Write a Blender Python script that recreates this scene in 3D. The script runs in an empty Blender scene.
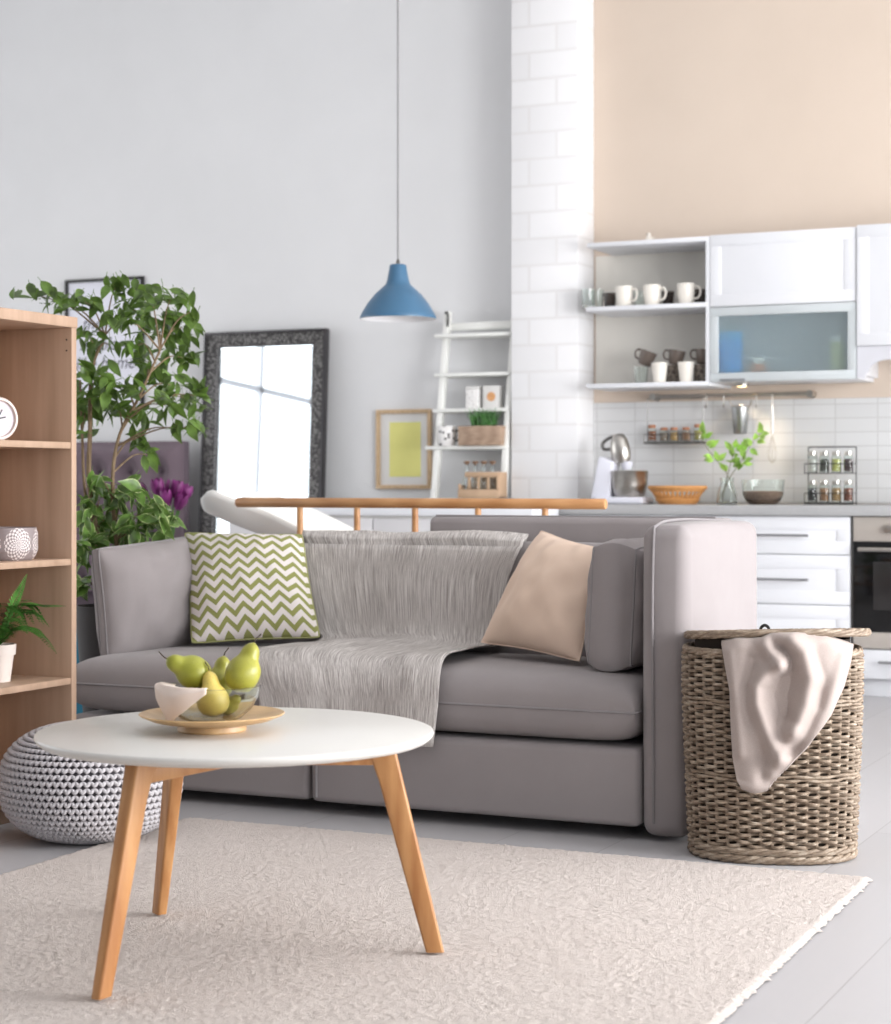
import bpy, bmesh, math, random
from mathutils import Vector, Matrix, noise
R = math.radians
PI = math.pi
V = Vector
scene = bpy.context.scene
COL = scene.collection
rnd = random.Random(7)

# ------------------------------------------------------------------ camera frame (metres; X along the sofa, Y towards the kitchen)
F, EYE, YAW, CX, HY = 1900.0, 0.95, R(25.2), 445.5, 485.0
ca, sa = math.cos(YAW), math.sin(YAW)


def ray(px):
    r = (px - CX) / F
    return r * ca - sa, r * sa + ca


def atY(px, py, Y):
    dx, dy = ray(px)
    t = Y / dy
    return V((dx * t, Y, EYE - (py - HY) / F * t))


def atX(px, py, X):
    dx, dy = ray(px)
    t = X / dx
    return V((X, dy * t, EYE - (py - HY) / F * t))


def atD(px, py, t):
    dx, dy = ray(px)
    return V((dx * t, dy * t, EYE - (py - HY) / F * t))


def onz(px, py, z):
    return atD(px, py, F * (EYE - z) / (py - HY))


def xat(px, Y):
    return atY(px, HY, Y).x


cam = bpy.data.cameras.new('camera')
cam.sensor_width = 36
cam.lens = F / 1024 * 36
cam.shift_y = -(512 - HY) / 1024
cam.dof.use_dof = True
cam.dof.focus_distance = 4.7
cam.dof.aperture_fstop = 5.0
cam.clip_start = 0.05
co = bpy.data.objects.new('camera', cam)
co.location = (0, 0, EYE)
co.rotation_euler = (R(90), 0, YAW)
COL.objects.link(co)
scene.camera = co


# ------------------------------------------------------------------ materials
def lin(c):
    out = []
    for v in c:
        v /= 255.0
        out.append(v / 12.92 if v <= 0.04045 else ((v + 0.055) / 1.055) ** 2.4)
    return (*out, 1.0)


class NT:
    def __init__(s, name):
        s.m = bpy.data.materials.new(name)
        s.m.use_nodes = True
        s.t = s.m.node_tree
        s.b = s.t.nodes['Principled BSDF']

    def n(s, typ, **kw):
        nd = s.t.nodes.new(typ)
        for k, v in kw.items():
            if k[0] == '_':
                setattr(nd, k[1:], v)
            else:
                nd.inputs[k.replace('__', ' ')].default_value = v
        return nd

    def l(s, a, b):
        s.t.links.new(a, b)

    def math(s, op, a, b=None, c=None):
        nd = s.t.nodes.new('ShaderNodeMath')
        nd.operation = op
        for i, x in enumerate((a, b, c)):
            if x is None:
                continue
            if isinstance(x, (int, float)):
                nd.inputs[i].default_value = x
            else:
                s.l(x, nd.inputs[i])
        return nd.outputs[0]

    def coord(s, kind='Object', scale=(1, 1, 1)):
        tc = s.t.nodes.new('ShaderNodeTexCoord')
        mp = s.t.nodes.new('ShaderNodeMapping')
        mp.inputs['Scale'].default_value = scale
        s.l(tc.outputs[kind], mp.inputs['Vector'])
        return mp.outputs[0]

    def noise(s, vec, scale, detail=3, rough=0.55):
        nd = s.t.nodes.new('ShaderNodeTexNoise')
        nd.inputs['Scale'].default_value = scale
        nd.inputs['Detail'].default_value = detail
        nd.inputs['Roughness'].default_value = rough
        s.l(vec, nd.inputs['Vector'])
        return nd.outputs['Fac']

    def ramp(s, fac, stops):
        nd = s.t.nodes.new('ShaderNodeValToRGB')
        el = nd.color_ramp.elements
        while len(el) < len(stops):
            el.new(0.5)
        for e, (p, c) in zip(el, stops):
            e.position = p
            e.color = lin(c)
        s.l(fac, nd.inputs[0])
        return nd.outputs[0]

    def mix(s, fac, a, b):
        nd = s.t.nodes.new('ShaderNodeMix')
        nd.data_type = 'RGBA'
        for i, x in ((0, fac), (6, a), (7, b)):
            if isinstance(x, (int, float)):
                nd.inputs[i].default_value = x
            elif isinstance(x, tuple):
                nd.inputs[i].default_value = lin(x)
            else:
                s.l(x, nd.inputs[i])
        return nd.outputs[2]

    def bump(s, h, strength=0.3, dist=0.002):
        nd = s.t.nodes.new('ShaderNodeBump')
        nd.inputs['Strength'].default_value = strength
        nd.inputs['Distance'].default_value = dist
        s.l(h, nd.inputs['Height'])
        s.l(nd.outputs[0], s.b.inputs['Normal'])

    def color(s, c):
        if isinstance(c, tuple):
            s.b.inputs['Base Color'].default_value = lin(c)
        else:
            s.l(c, s.b.inputs['Base Color'])

    def set(s, **kw):
        for k, v in kw.items():
            s.b.inputs[k.replace('__', ' ')].default_value = v
        return s


def plain(name, c, rough=0.5, metal=0.0, var=4, vs=6, bump=0.0, bs=300, bd=0.001, **kw):
    t = NT(name)
    vec = t.coord()
    if var:
        f = t.noise(vec, vs)
        lo = tuple(max(0, x - var) for x in c)
        hi = tuple(min(255, x + var) for x in c)
        t.color(t.ramp(f, [(0.3, lo), (0.7, hi)]))
    else:
        t.color(c)
    if bump:
        t.bump(t.noise(vec, bs, 2), bump, bd)
    t.set(Roughness=rough, Metallic=metal, **kw)
    return t.m


def wood(name, c0, c1, scale=(1, 1, 1), rough=0.45, grain=26, wv=0.2):
    t = NT(name)
    vec = t.coord('Object', scale)
    f = t.noise(vec, grain, 4, 0.6)
    w = t.n('ShaderNodeTexWave', _wave_type='BANDS', Scale=grain * 0.35, Distortion=5.0, Detail=2.0)
    t.l(vec, w.inputs['Vector'])
    g = t.math('ADD', t.math('MULTIPLY', f, 1 - wv), t.math('MULTIPLY', w.outputs['Fac'], wv))
    t.color(t.ramp(g, [(0.28, c0), (0.72, c1)]))
    t.bump(g, 0.06, 0.001)
    t.set(Roughness=rough)
    return t.m


def fabric(name, c, weave=700, var=8, rough=0.95, strength=0.25, vs=9):
    t = NT(name)
    vec = t.coord()
    f = t.noise(vec, weave, 2)
    g = t.noise(vec, vs, 3)
    mixf = t.math('ADD', t.math('MULTIPLY', f, 0.6), t.math('MULTIPLY', g, 0.4))
    t.color(t.ramp(mixf, [(0.3, tuple(x - var for x in c)), (0.7, tuple(min(255, x + var) for x in c))]))
    t.bump(f, strength, 0.0006)
    t.set(Roughness=rough)
    t.b.inputs['Sheen Weight'].default_value = 0.12
    t.b.inputs['Specular IOR Level'].default_value = 0.2
    return t.m


def glass(name, c=(245, 250, 248), rough=0.0, ior=1.45, **kw):
    t = NT(name)
    t.color(c)
    t.set(Roughness=rough, IOR=ior, Transmission__Weight=1.0, **kw)
    return t.m


def tilemat(name, c, grout, w, h, offset=0.0, mortar=0.004, bump=0.4, dist=0.003, axes='XZ', var=3, rough=0.35):
    t = NT(name)
    tc = t.t.nodes.new('ShaderNodeTexCoord')
    sp = t.t.nodes.new('ShaderNodeSeparateXYZ')
    t.l(tc.outputs['Object'], sp.inputs[0])
    cb = t.t.nodes.new('ShaderNodeCombineXYZ')
    t.l(sp.outputs[axes[0]], cb.inputs[0])
    t.l(sp.outputs[axes[1]], cb.inputs[1])
    b = t.n('ShaderNodeTexBrick', _offset=offset, _squash=1.0, Scale=1.0, Mortar__Size=mortar, Mortar__Smooth=0.3, Brick__Width=w, Row__Height=h)
    b.inputs['Color1'].default_value = lin(tuple(x - var for x in c))
    b.inputs['Color2'].default_value = lin(tuple(min(255, x + var) for x in c))
    b.inputs['Mortar'].default_value = lin(grout)
    t.l(cb.outputs[0], b.inputs['Vector'])
    t.l(b.outputs['Color'], t.b.inputs['Base Color'])
    n2 = t.noise(t.coord(), 40, 4)
    hh = t.math('SUBTRACT', t.math('MULTIPLY', n2, 0.25), b.outputs['Fac'])
    t.bump(hh, bump, dist)
    t.set(Roughness=rough)
    return t.m


# ------------------------------------------------------------------ geometry builder
class MB:
    def __init__(s):
        s.bm = bmesh.new()
        s.uv = s.bm.loops.layers.uv.new('UVMap')

    def merge(s, tmp, M=None):
        if M is not None:
            bmesh.ops.transform(tmp, matrix=M, verts=tmp.verts)
        me = bpy.data.meshes.new('tmp')
        tmp.to_mesh(me)
        tmp.free()
        s.bm.from_mesh(me)
        bpy.data.meshes.remove(me)
        return s

    def box(s, x0, x1, y0, y1, z0, z1, bev=0.003, seg=2, M=None):
        t = bmesh.new()
        bmesh.ops.create_cube(t, size=1)
        for v in t.verts:
            v.co = V(((x0 + x1) / 2 + v.co.x * (x1 - x0), (y0 + y1) / 2 + v.co.y * (y1 - y0), (z0 + z1) / 2 + v.co.z * (z1 - z0)))
        b = min(bev, 0.45 * min(abs(x1 - x0), abs(y1 - y0), abs(z1 - z0)))
        if b > 0:
            bmesh.ops.bevel(t, geom=t.edges[:], offset=b, segments=seg, profile=0.5, affect='EDGES')
        return s.merge(t, M)

    def hexa(s, bot, top, bev=0.003, seg=2):
        """eight corners: four below, four above (same winding)"""
        t = bmesh.new()
        b = [t.verts.new(p) for p in bot]
        u = [t.verts.new(p) for p in top]
        n = len(b)
        t.faces.new(b[::-1])
        t.faces.new(u)
        for i in range(n):
            t.faces.new((b[i], b[(i + 1) % n], u[(i + 1) % n], u[i]))
        bmesh.ops.recalc_face_normals(t, faces=t.faces)
        if bev:
            bmesh.ops.bevel(t, geom=t.edges[:], offset=bev, segments=seg, profile=0.5, affect='EDGES')
        return s.merge(t)

    def tube(s, pts, r, n=8, caps=True, closed=False, flat=1.0):
        pts = [V(p) for p in pts]
        m = len(pts)
        rs = r if isinstance(r, (list, tuple)) else [r] * m
        rings = []
        up = None
        for i, p in enumerate(pts):
            if closed:
                d = pts[(i + 1) % m] - pts[i - 1]
            else:
                d = pts[min(i + 1, m - 1)] - pts[max(i - 1, 0)]
            if d.length < 1e-9:
                d = V((0, 0, 1))
            d.normalize()
            if up is None:
                up = V((0, 0, 1)) if abs(d.z) < 0.9 else V((1, 0, 0))
            a = d.cross(up)
            if a.length < 1e-6:
                a = d.cross(V((0.3, 1, 0.2)))
            a.normalize()
            b = a.cross(d).normalized()
            up = b
            rings.append([s.bm.verts.new(p + (a * math.cos(2 * PI * k / n) + b * math.sin(2 * PI * k / n) * flat) * rs[i]) for k in range(n)])
        for i in range(m if closed else m - 1):
            A, B = rings[i], rings[(i + 1) % m]
            for k in range(n):
                f = s.bm.faces.new((A[k], A[(k + 1) % n], B[(k + 1) % n], B[k]))
                for lp, (uu, vv) in zip(f.loops, ((k / n, i / m), ((k + 1) / n, i / m), ((k + 1) / n, (i + 1) / m), (k / n, (i + 1) / m))):
                    lp[s.uv].uv = (uu, vv)
        if caps and not closed:
            s.bm.faces.new(rings[0][::-1])
            s.bm.faces.new(rings[-1])
        return s

    def lathe(s, prof, n=32, at=(0, 0, 0), M=None, sx=1.0, sy=1.0):
        t = bmesh.new()
        rings = []
        for r, z in prof:
            if r < 1e-6:
                rings.append([t.verts.new((at[0], at[1], at[2] + z))])
            else:
                rings.append([t.verts.new((at[0] + r * sx * math.cos(2 * PI * k / n), at[1] + r * sy * math.sin(2 * PI * k / n), at[2] + z)) for k in range(n)])
        for A, B in zip(rings, rings[1:]):
            for k in range(n):
                k2 = (k + 1) % n
                if len(A) == 1 and len(B) == 1:
                    continue
                if len(A) == 1:
                    t.faces.new((A[0], B[k2], B[k]))
                elif len(B) == 1:
                    t.faces.new((A[k], A[k2], B[0]))
                else:
                    t.faces.new((A[k], A[k2], B[k2], B[k]))
        bmesh.ops.recalc_face_normals(t, faces=t.faces)
        return s.merge(t, M)

    def surf(s, f, nu, nv, cu=False, cv=False):
        """f(u, v) with u, v in 0..1"""
        mu, mv = (nu if cu else nu + 1), (nv if cv else nv + 1)
        g = [[s.bm.verts.new(f(i / nu, j / nv)) for j in range(mv)] for i in range(mu)]
        for i in range(nu):
            for j in range(nv):
                q = ((i, j), (i + 1, j), (i + 1, j + 1), (i, j + 1))
                fc = s.bm.faces.new([g[a % mu][b % mv] for a, b in q])
                for lp, (a, b) in zip(fc.loops, q):
                    lp[s.uv].uv = (a / nu, b / nv)
        return s

    def prism(s, poly, d, bev=0.0):
        """closed 3-D polygon swept by the vector d"""
        t = bmesh.new()
        a = [t.verts.new(V(p)) for p in poly]
        b = [t.verts.new(V(p) + V(d)) for p in poly]
        n = len(a)
        t.faces.new(a[::-1])
        t.faces.new(b)
        for i in range(n):
            t.faces.new((a[i], a[(i + 1) % n], b[(i + 1) % n], b[i]))
        bmesh.ops.recalc_face_normals(t, faces=t.faces)
        if bev:
            bmesh.ops.bevel(t, geom=t.edges[:], offset=bev, segments=2, profile=0.5, affect='EDGES')
        return s.merge(t)

    def weld(s, d=1e-5):
        bmesh.ops.remove_doubles(s.bm, verts=s.bm.verts[:], dist=d)
        return s

    def sheet(s, f, nu, nv, th):
        """cloth with real thickness: f gives one face, the other lies th along the normal"""
        P = [[V(f(i / nu, j / nv)) for j in range(nv + 1)] for i in range(nu + 1)]

        def nrm(i, j):
            du = P[min(nu, i + 1)][j] - P[max(0, i - 1)][j]
            dv = P[i][min(nv, j + 1)] - P[i][max(0, j - 1)]
            n = du.cross(dv)
            return n.normalized() if n.length > 1e-12 else V((0, 0, 0))
        Nn = [[nrm(i, j) for j in range(nv + 1)] for i in range(nu + 1)]
        A = [[s.bm.verts.new(P[i][j] + Nn[i][j] * th * 0.5) for j in range(nv + 1)] for i in range(nu + 1)]
        B = [[s.bm.verts.new(P[i][j] - Nn[i][j] * th * 0.5) for j in range(nv + 1)] for i in range(nu + 1)]

        def q(vs, uvs):
            fc = s.bm.faces.new(vs)
            for lp, c in zip(fc.loops, uvs):
                lp[s.uv].uv = c
        for i in range(nu):
            for j in range(nv):
                c = ((i, j), (i + 1, j), (i + 1, j + 1), (i, j + 1))
                uv = [(x / nu, y / nv) for x, y in c]
                q([A[x][y] for x, y in c], uv)
                q([B[x][y] for x, y in c][::-1], uv[::-1])
        ed = [((i, 0), (i + 1, 0)) for i in range(nu)] + [((nu, j), (nu, j + 1)) for j in range(nv)] + [((i + 1, nv), (i, nv)) for i in range(nu)][::-1] + [((0, j + 1), (0, j)) for j in range(nv)][::-1]
        for (x, y), (x2, y2) in ed:
            q([A[x][y], B[x][y], B[x2][y2], A[x2][y2]], [(x / nu, y / nv), (x / nu, y / nv), (x2 / nu, y2 / nv), (x2 / nu, y2 / nv)])
        return s

    def solid(s, th):
        """give an open sheet real thickness"""
        bmesh.ops.recalc_face_normals(s.bm, faces=s.bm.faces[:])
        bmesh.ops.solidify(s.bm, geom=s.bm.faces[:], thickness=th)
        return s

    def build(s, name, mat, parent=None, origin=None, smooth=True, ang=38, recalc=True):
        org = V((0, 0, 0))
        if parent is not None:
            p = parent
            while p is not None:
                org += p.location
                p = p.parent
        elif origin is not None:
            org = V(origin)
        if recalc:
            bmesh.ops.recalc_face_normals(s.bm, faces=s.bm.faces[:])
        bmesh.ops.translate(s.bm, vec=-org, verts=s.bm.verts[:])
        me = bpy.data.meshes.new(name)
        s.bm.to_mesh(me)
        s.bm.free()
        if smooth:
            me.polygons.foreach_set('use_smooth', [True] * len(me.polygons))
            me.set_sharp_from_angle(angle=R(ang))
        for m in (mat if isinstance(mat, (list, tuple)) else [mat]):
            me.materials.append(m)
        o = bpy.data.objects.new(name, me)
        COL.objects.link(o)
        if parent is not None:
            o.parent = parent
        else:
            o.location = org
        return o


def tag(o, label=None, cat=None, group=None, kind=None):
    if label:
        o['label'] = label
    if cat:
        o['category'] = cat
    if group:
        o['group'] = group
    if kind:
        o['kind'] = kind
    return o


def thing(name, loc, label, cat, group=None, rz=0.0):
    o = bpy.data.objects.new(name, None)
    o.empty_display_size = 0.05
    o.location = V(loc)
    o.rotation_euler.z = rz
    COL.objects.link(o)
    return tag(o, label, cat, group)


def kids(o):
    return [c for c in bpy.data.objects if c.parent is o]


def copy_tree(o, parent=None):
    c = o.copy()
    COL.objects.link(c)
    if parent is not None:
        c.parent = parent
    for k in kids(o):
        copy_tree(k, c)
    return c


def place(proto, first, loc, label, rot=None, scale=None, group=None):
    o = proto if first else copy_tree(proto)
    o.location = V(loc)
    if rot is not None:
        o.rotation_euler = rot
    if scale is not None:
        o.scale = (scale, scale, scale) if isinstance(scale, (int, float)) else scale
    o['label'] = label
    if group:
        o['group'] = group
    return o


def spline(pts, n=8):
    pts = [V(p) for p in pts]
    P = [pts[0] * 2 - pts[1]] + pts + [pts[-1] * 2 - pts[-2]]
    out = []
    for i in range(1, len(P) - 2):
        a, b, c, d = P[i - 1:i + 3]
        for k in range(n):
            t = k / n
            out.append(0.5 * ((2 * b) + (c - a) * t + (2 * a - 5 * b + 4 * c - d) * t * t + (3 * b - a - 3 * c + d) * t ** 3))
    out.append(pts[-1])
    return out


def sstep(a, b, x):
    t = max(0.0, min(1.0, (x - a) / (b - a)))
    return t * t * (3 - 2 * t)


def nz(x, y, z=0.0):
    return noise.noise(V((x, y, z)))


def ease(s, k=2.2):
    """-1..1 with samples crowded at both ends"""
    return math.copysign(1 - (1 - abs(s)) ** k, s)


def pillow(corners, T, N=28, pinch=0.05, p=2.0, q=0.5, pu=None, edge=0.0, wr=0.0, seed=0.0, crowd=1.6, bulge=0.0, rc=0.0):
    """puffed cushion over four corners (bottom-left, bottom-right, top-right, top-left)"""
    bl, br, tr, tl = [V(c) for c in corners]
    n = ((br - bl).cross(tl - bl)).normalized()
    mb = MB()

    def base(a, b):
        a2, b2 = a * (1 - pinch * (1 - b * b) - rc * abs(b) ** 7), b * (1 - pinch * (1 - a * a) - rc * abs(a) ** 7)
        s, t = (a2 + 1) / 2, (b2 + 1) / 2
        return (bl * (1 - s) + br * s) * (1 - t) + (tl * (1 - s) + tr * s) * t

    def face(sg):
        def f(u, v):
            a, b = ease(2 * u - 1, crowd), ease(2 * v - 1, crowd)
            h = T * (max(0, (1 - abs(a) ** (pu or p))) * max(0, (1 - abs(b) ** p))) ** q
            if wr:
                k = (1 - a * a) * (1 - b * b)
                h += wr * k ** 0.3 * (nz(a * 2.2 + seed, b * 2.2, sg) + 0.5 * nz(a * 5 + seed, b * 3, sg + 4)) * (1 if h > 0 else 0)
            return base(a, b) + n * sg * (edge + h)
        return f
    mb.surf(face(1), N, N)
    mb.surf(face(-1), N, N)
    for fc in mb.bm.faces:
        for lp in fc.loops:
            a, b = lp[mb.uv].uv
            lp[mb.uv].uv = ((ease(2 * a - 1, crowd) + 1) / 2, (ease(2 * b - 1, crowd) + 1) / 2)
    if edge:
        loop = []
        st = [(i / N, 0) for i in range(N)] + [(1, i / N) for i in range(N)] + [(1 - i / N, 1) for i in range(N)] + [(0, 1 - i / N) for i in range(N)]
        L = len(st)

        def band(u, v):
            i = int(round(u * L)) % L
            a, b = st[i]
            c = base(ease(2 * a - 1, crowd), ease(2 * b - 1, crowd))
            out = (c - (bl + br + tr + tl) / 4).normalized()
            w_ = 2 * v - 1
            return c + n * edge * w_ + out * bulge * (1 - w_ * w_) * (1 + 0.5 * nz(c.x * 9 + seed, c.y * 9, c.z * 9))
        mb.surf(band, L, 6, cu=True)
    mb.weld(1e-5)

    def rim(sg, off=0.0):
        out = []
        for i in range(N):
            out.append((2 * i / N - 1, -1))
        for i in range(N):
            out.append((1, 2 * i / N - 1))
        for i in range(N):
            out.append((1 - 2 * i / N, 1))
        for i in range(N):
            out.append((-1, 1 - 2 * i / N))
        return [base(ease(a, crowd), ease(b, crowd)) + n * sg * edge for a, b in out]
    mb.rim = rim
    return mb


M = {}
M['wall'] = plain('wall_paint_grey_white', (226, 226, 227), 0.9, var=2, vs=2, bump=0.05, bs=120)
M['wall_tan'] = plain('wall_paint_peach', (214, 198, 183), 0.9, var=2, vs=2)
M['ceiling'] = plain('ceiling_paint', (235, 235, 235), 0.9, var=1)
M['brick'] = tilemat('painted_brick', (242, 241, 242), (234, 232, 232), 0.30, 0.135, 0.5, 0.008, 0.16, 0.006, rough=0.7)
M['tiles'] = tilemat('white_tiles', (224, 224, 224), (206, 205, 204), 0.205, 0.068, 0.0, 0.003, 0.4, 0.002, rough=0.2)
M['white'] = plain('white_lacquer', (226, 227, 231), 0.35, var=1)
M['white2'] = plain('white_matt', (224, 222, 219), 0.6, var=2)
M['cream'] = plain('cream_ceramic', (236, 230, 220), 0.3, var=2)
M['brown_ceramic'] = plain('brown_ceramic', (104, 92, 84), 0.4, var=8)
M['steel'] = plain('brushed_steel', (190, 186, 180), 0.28, 1.0, var=8, vs=30)
M['steel_dark'] = plain('dark_steel', (120, 118, 116), 0.35, 1.0, var=6)
M['galv'] = plain('galvanised', (170, 172, 172), 0.35, 1.0, var=14, vs=25)
M['grey_metal'] = plain('grey_handle', (150, 150, 153), 0.4, 0.6, var=3)
M['black'] = plain('black_plastic', (28, 27, 27), 0.4, var=3)
M['black_glass'] = plain('black_glass', (14, 14, 15), 0.08, var=1)
M['worktop'] = plain('grey_worktop', (176, 176, 177), 0.4, var=3, vs=60)
M['glass'] = glass('clear_glass')
M['sofa'] = fabric('sofa_fabric', (147, 140, 140), 900, 4)
M['sofa_pipe'] = fabric('sofa_piping', (138, 133, 134), 900, 5)
M['beige'] = fabric('beige_fabric', (222, 197, 178), 800, 5)
M['towel'] = fabric('beige_towel', (170, 157, 151), 420, 7, strength=0.6)
M['napkin'] = fabric('napkin_cloth', (226, 208, 196), 900, 4)
M['oak'] = wood('oak_leg', (162, 108, 62), (192, 142, 92), (6, 6, 1), 0.4, 5)
M['rail_wood'] = wood('warm_wood', (172, 120, 74), (200, 150, 102), (1, 8, 8), 0.4, 5)
M['book_wood'] = wood('beech_laminate', (162, 134, 112), (188, 158, 136), (5, 5, 0.35), 0.5, 3, 0.0)
M['bamboo'] = wood('bamboo_wood', (196, 156, 108), (216, 180, 132), (2, 12, 4), 0.35, 6)
M['pale_wood'] = wood('pale_frame_wood', (188, 158, 122), (212, 184, 150), (4, 4, 4), 0.5, 8)
M['crate_wood'] = wood('grey_crate_wood', (150, 124, 104), (184, 158, 136), (2, 8, 12), 0.6, 6)
# ================================================================== the setting
WY, KY, UY = 9.15, 8.51, 8.78          # back wall, base-cabinet fronts, wall-cabinet fronts
XL, XR, YF, ZC = -9.2, 2.1, -3.2, 3.9


def struct(name, mb, mat, origin=None, **kw):
    return tag(mb.build(name, mat, origin=origin, **kw), kind='structure')


t = NT('floor_boards')
tc = t.t.nodes.new('ShaderNodeTexCoord')
sp = t.t.nodes.new('ShaderNodeSeparateXYZ')
t.l(tc.outputs['Object'], sp.inputs[0])
cb = t.t.nodes.new('ShaderNodeCombineXYZ')
t.l(sp.outputs['Y'], cb.inputs[0])
t.l(t.math('ADD', sp.outputs['X'], 0.852), cb.inputs[1])
b = t.n('ShaderNodeTexBrick', _offset=0.37, _squash=1.0, Scale=1.0, Mortar__Size=0.0022, Mortar__Smooth=0.2, Brick__Width=2.6, Row__Height=0.295)
b.inputs['Color1'].default_value = lin((174, 172, 174))
b.inputs['Color2'].default_value = lin((182, 180, 182))
b.inputs['Mortar'].default_value = lin((156, 153, 154))
t.l(cb.outputs[0], b.inputs['Vector'])
st = t.noise(t.coord('Object', (14, 1.1, 1)), 3, 5, 0.6)
t.color(t.mix(t.math('MULTIPLY', st, 0.35), b.outputs['Color'], (184, 180, 180)))
t.bump(t.math('MULTIPLY', b.outputs['Fac'], -1), 0.3, 0.002)
t.set(Roughness=0.42)
struct('floor', MB().box(XL, XR, YF, WY, -0.1, 0, 0), t.m)
struct('ceiling', MB().box(XL, XR, YF, WY, ZC, ZC + 0.1, 0), M['ceiling'])
PX0, PX1, PY = xat(511, 8.92), xat(578, 8.92), 8.92
struct('wall_back', MB().box(XL, (PX0 + PX1) / 2, WY, WY + 0.12, 0, ZC, 0), M['wall'])
struct('wall_kitchen', MB().box((PX0 + PX1) / 2, XR, WY, WY + 0.12, 0, ZC, 0), M['wall_tan'])
struct('pillar', MB().box(PX0, PX1, PY, WY, 0, ZC, 0.006), M['brick'], origin=(PX0 - 0.05, PY, 0.04))


def wall_with_windows(name, fixed, lo, hi, axis, spans, z0, z1, th):
    mb = MB()

    def bx(a, b, za, zb):
        if axis == 'Y':
            mb.box(fixed, fixed + th, a, b, za, zb, 0)
        else:
            mb.box(a, b, fixed, fixed + th, za, zb, 0)
    cur = lo
    for a, b in spans:
        bx(cur, a, 0, ZC)
        bx(a, b, 0, z0)
        bx(a, b, z1, ZC)
        cur = b
    bx(cur, hi, 0, ZC)
    struct(name, mb, M['wall'])
    for a, b in spans:
        fm = MB()
        w, m = 0.06, (a + b) / 2
        fx = fixed + th * 0.5

        def fb(p, q, za, zb):
            if axis == 'Y':
                fm.box(fx - 0.03, fx + 0.03, p, q, za, zb, 0.004)
            else:
                fm.box(p, q, fx - 0.03, fx + 0.03, za, zb, 0.004)
        for p in (a, m - w / 2, b - w):
            fb(p, p + w, z0, z1)
        for zz in (z0, z0 + (z1 - z0) * 0.68, z1 - w):
            fb(a, b, zz, zz + w)
        WN[0] += 1
        struct('window_%d' % WN[0], fm, M['white'])


WN = [0]
wall_with_windows('wall_right', XR, YF, WY, 'Y', [(-2.4, -0.2), (0.5, 2.8), (3.4, 5.8), (6.3, 8.5)], 0.35, 3.3, 0.2)
wall_with_windows('wall_left', XL - 0.2, YF, WY, 'Y', [(1.2, 4.0), (4.4, 7.6)], 0.5, 3.2, 0.2)
wall_with_windows('wall_front', YF - 0.2, XL, XR, 'X', [(-8.4, -5.2), (-4.6, -1.6), (-1.0, 1.6)], 0.5, 3.3, 0.2)
struct('trim_backsplash', MB().box(PX1, XR, WY - 0.012, WY, 0.86, atY(700, 401, WY).z, 0.002), M['tiles'], origin=(PX1 + 0.02, WY, 0.866))
struct('baseboard_back', MB().box(XL, PX0, WY - 0.015, WY, 0, 0.09, 0.003), M['white'])

# ================================================================== light
w = bpy.data.worlds.new('daylight')
scene.world = w
w.use_nodes = True
bg = w.node_tree.nodes['Background']
bg.inputs[0].default_value = (0.86, 0.93, 1.0, 1)
bg.inputs[1].default_value = 0.42


def window_light(name, loc, rot, sx, sy, power, col=(0.985, 0.99, 1.0)):
    L = bpy.data.lights.new(name, 'AREA')
    L.shape = 'RECTANGLE'
    L.size, L.size_y = sx, sy
    L.energy = power
    L.color = col
    o = bpy.data.objects.new(name, L)
    o.location = loc
    o.rotation_euler = rot
    COL.objects.link(o)
    return o


LR, LF, LL = 1.2, 0.01, 1.15
for y0, y1, k_ in [(0.5, 2.8, 0.55), (3.4, 5.8, 1.9), (6.3, 8.5, 0.85)]:
    window_light('window_daylight', (XR + 0.25, (y0 + y1) / 2, 1.5), (0, R(90), 0), 2.2, y1 - y0, 150 * LR * k_)
for x0, x1 in [(-8.4, -5.2), (-4.6, -1.6), (-1.0, 1.6)]:
    window_light('window_daylight', ((x0 + x1) / 2, YF - 0.25, 1.9), (R(90), 0, 0), x1 - x0, 2.7, 110 * LF)
for y0, y1 in [(1.2, 4.0), (4.4, 7.6)]:
    window_light('window_daylight', (XL - 0.25, (y0 + y1) / 2, 1.9), (0, R(-90), 0), 2.6, y1 - y0, 60 * LL)

# ================================================================== rug
RX0, RX1, RY0, RY1 = onz(183, 822, 0).x, onz(873, 881, 0).x, 1.9, 4.56


def rugz(x, y):
    return 0.0120 + 0.0024 * nz(x * 75, y * 75) + 0.001 * nz(x * 22, y * 22, 5) + 0.0022 * nz(x * 170, y * 160, 9)


mb = MB()
NX, NY = 400, 540


def rf(u, v):
    x = RX0 + (RX1 - RX0) * u
    y = RY0 + (RY1 - RY0) * v
    ex = 0.009 * nz(y * 30, 3) + 0.010 * nz(y * 90, 8)
    ey = 0.005 * nz(x * 40, 7)
    x += (RY1 - y) * 0.022
    x += ex * (1 if u in (0, 1) else 0.6 if min(u, 1 - u) < 0.01 else 0)
    y += ey * (1 if v in (0, 1) else 0)
    z = rugz(x, y)
    if u in (0, 1) or v in (0, 1):
        z = 0.004
    elif min(u, 1 - u) * NX < 1.5 or min(v, 1 - v) * NY < 1.5:
        z *= 0.6
    elif min(u, 1 - u) * NX < 2.5 or min(v, 1 - v) * NY < 2.5:
        z *= 0.85
    return V((x, y, z))


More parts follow.
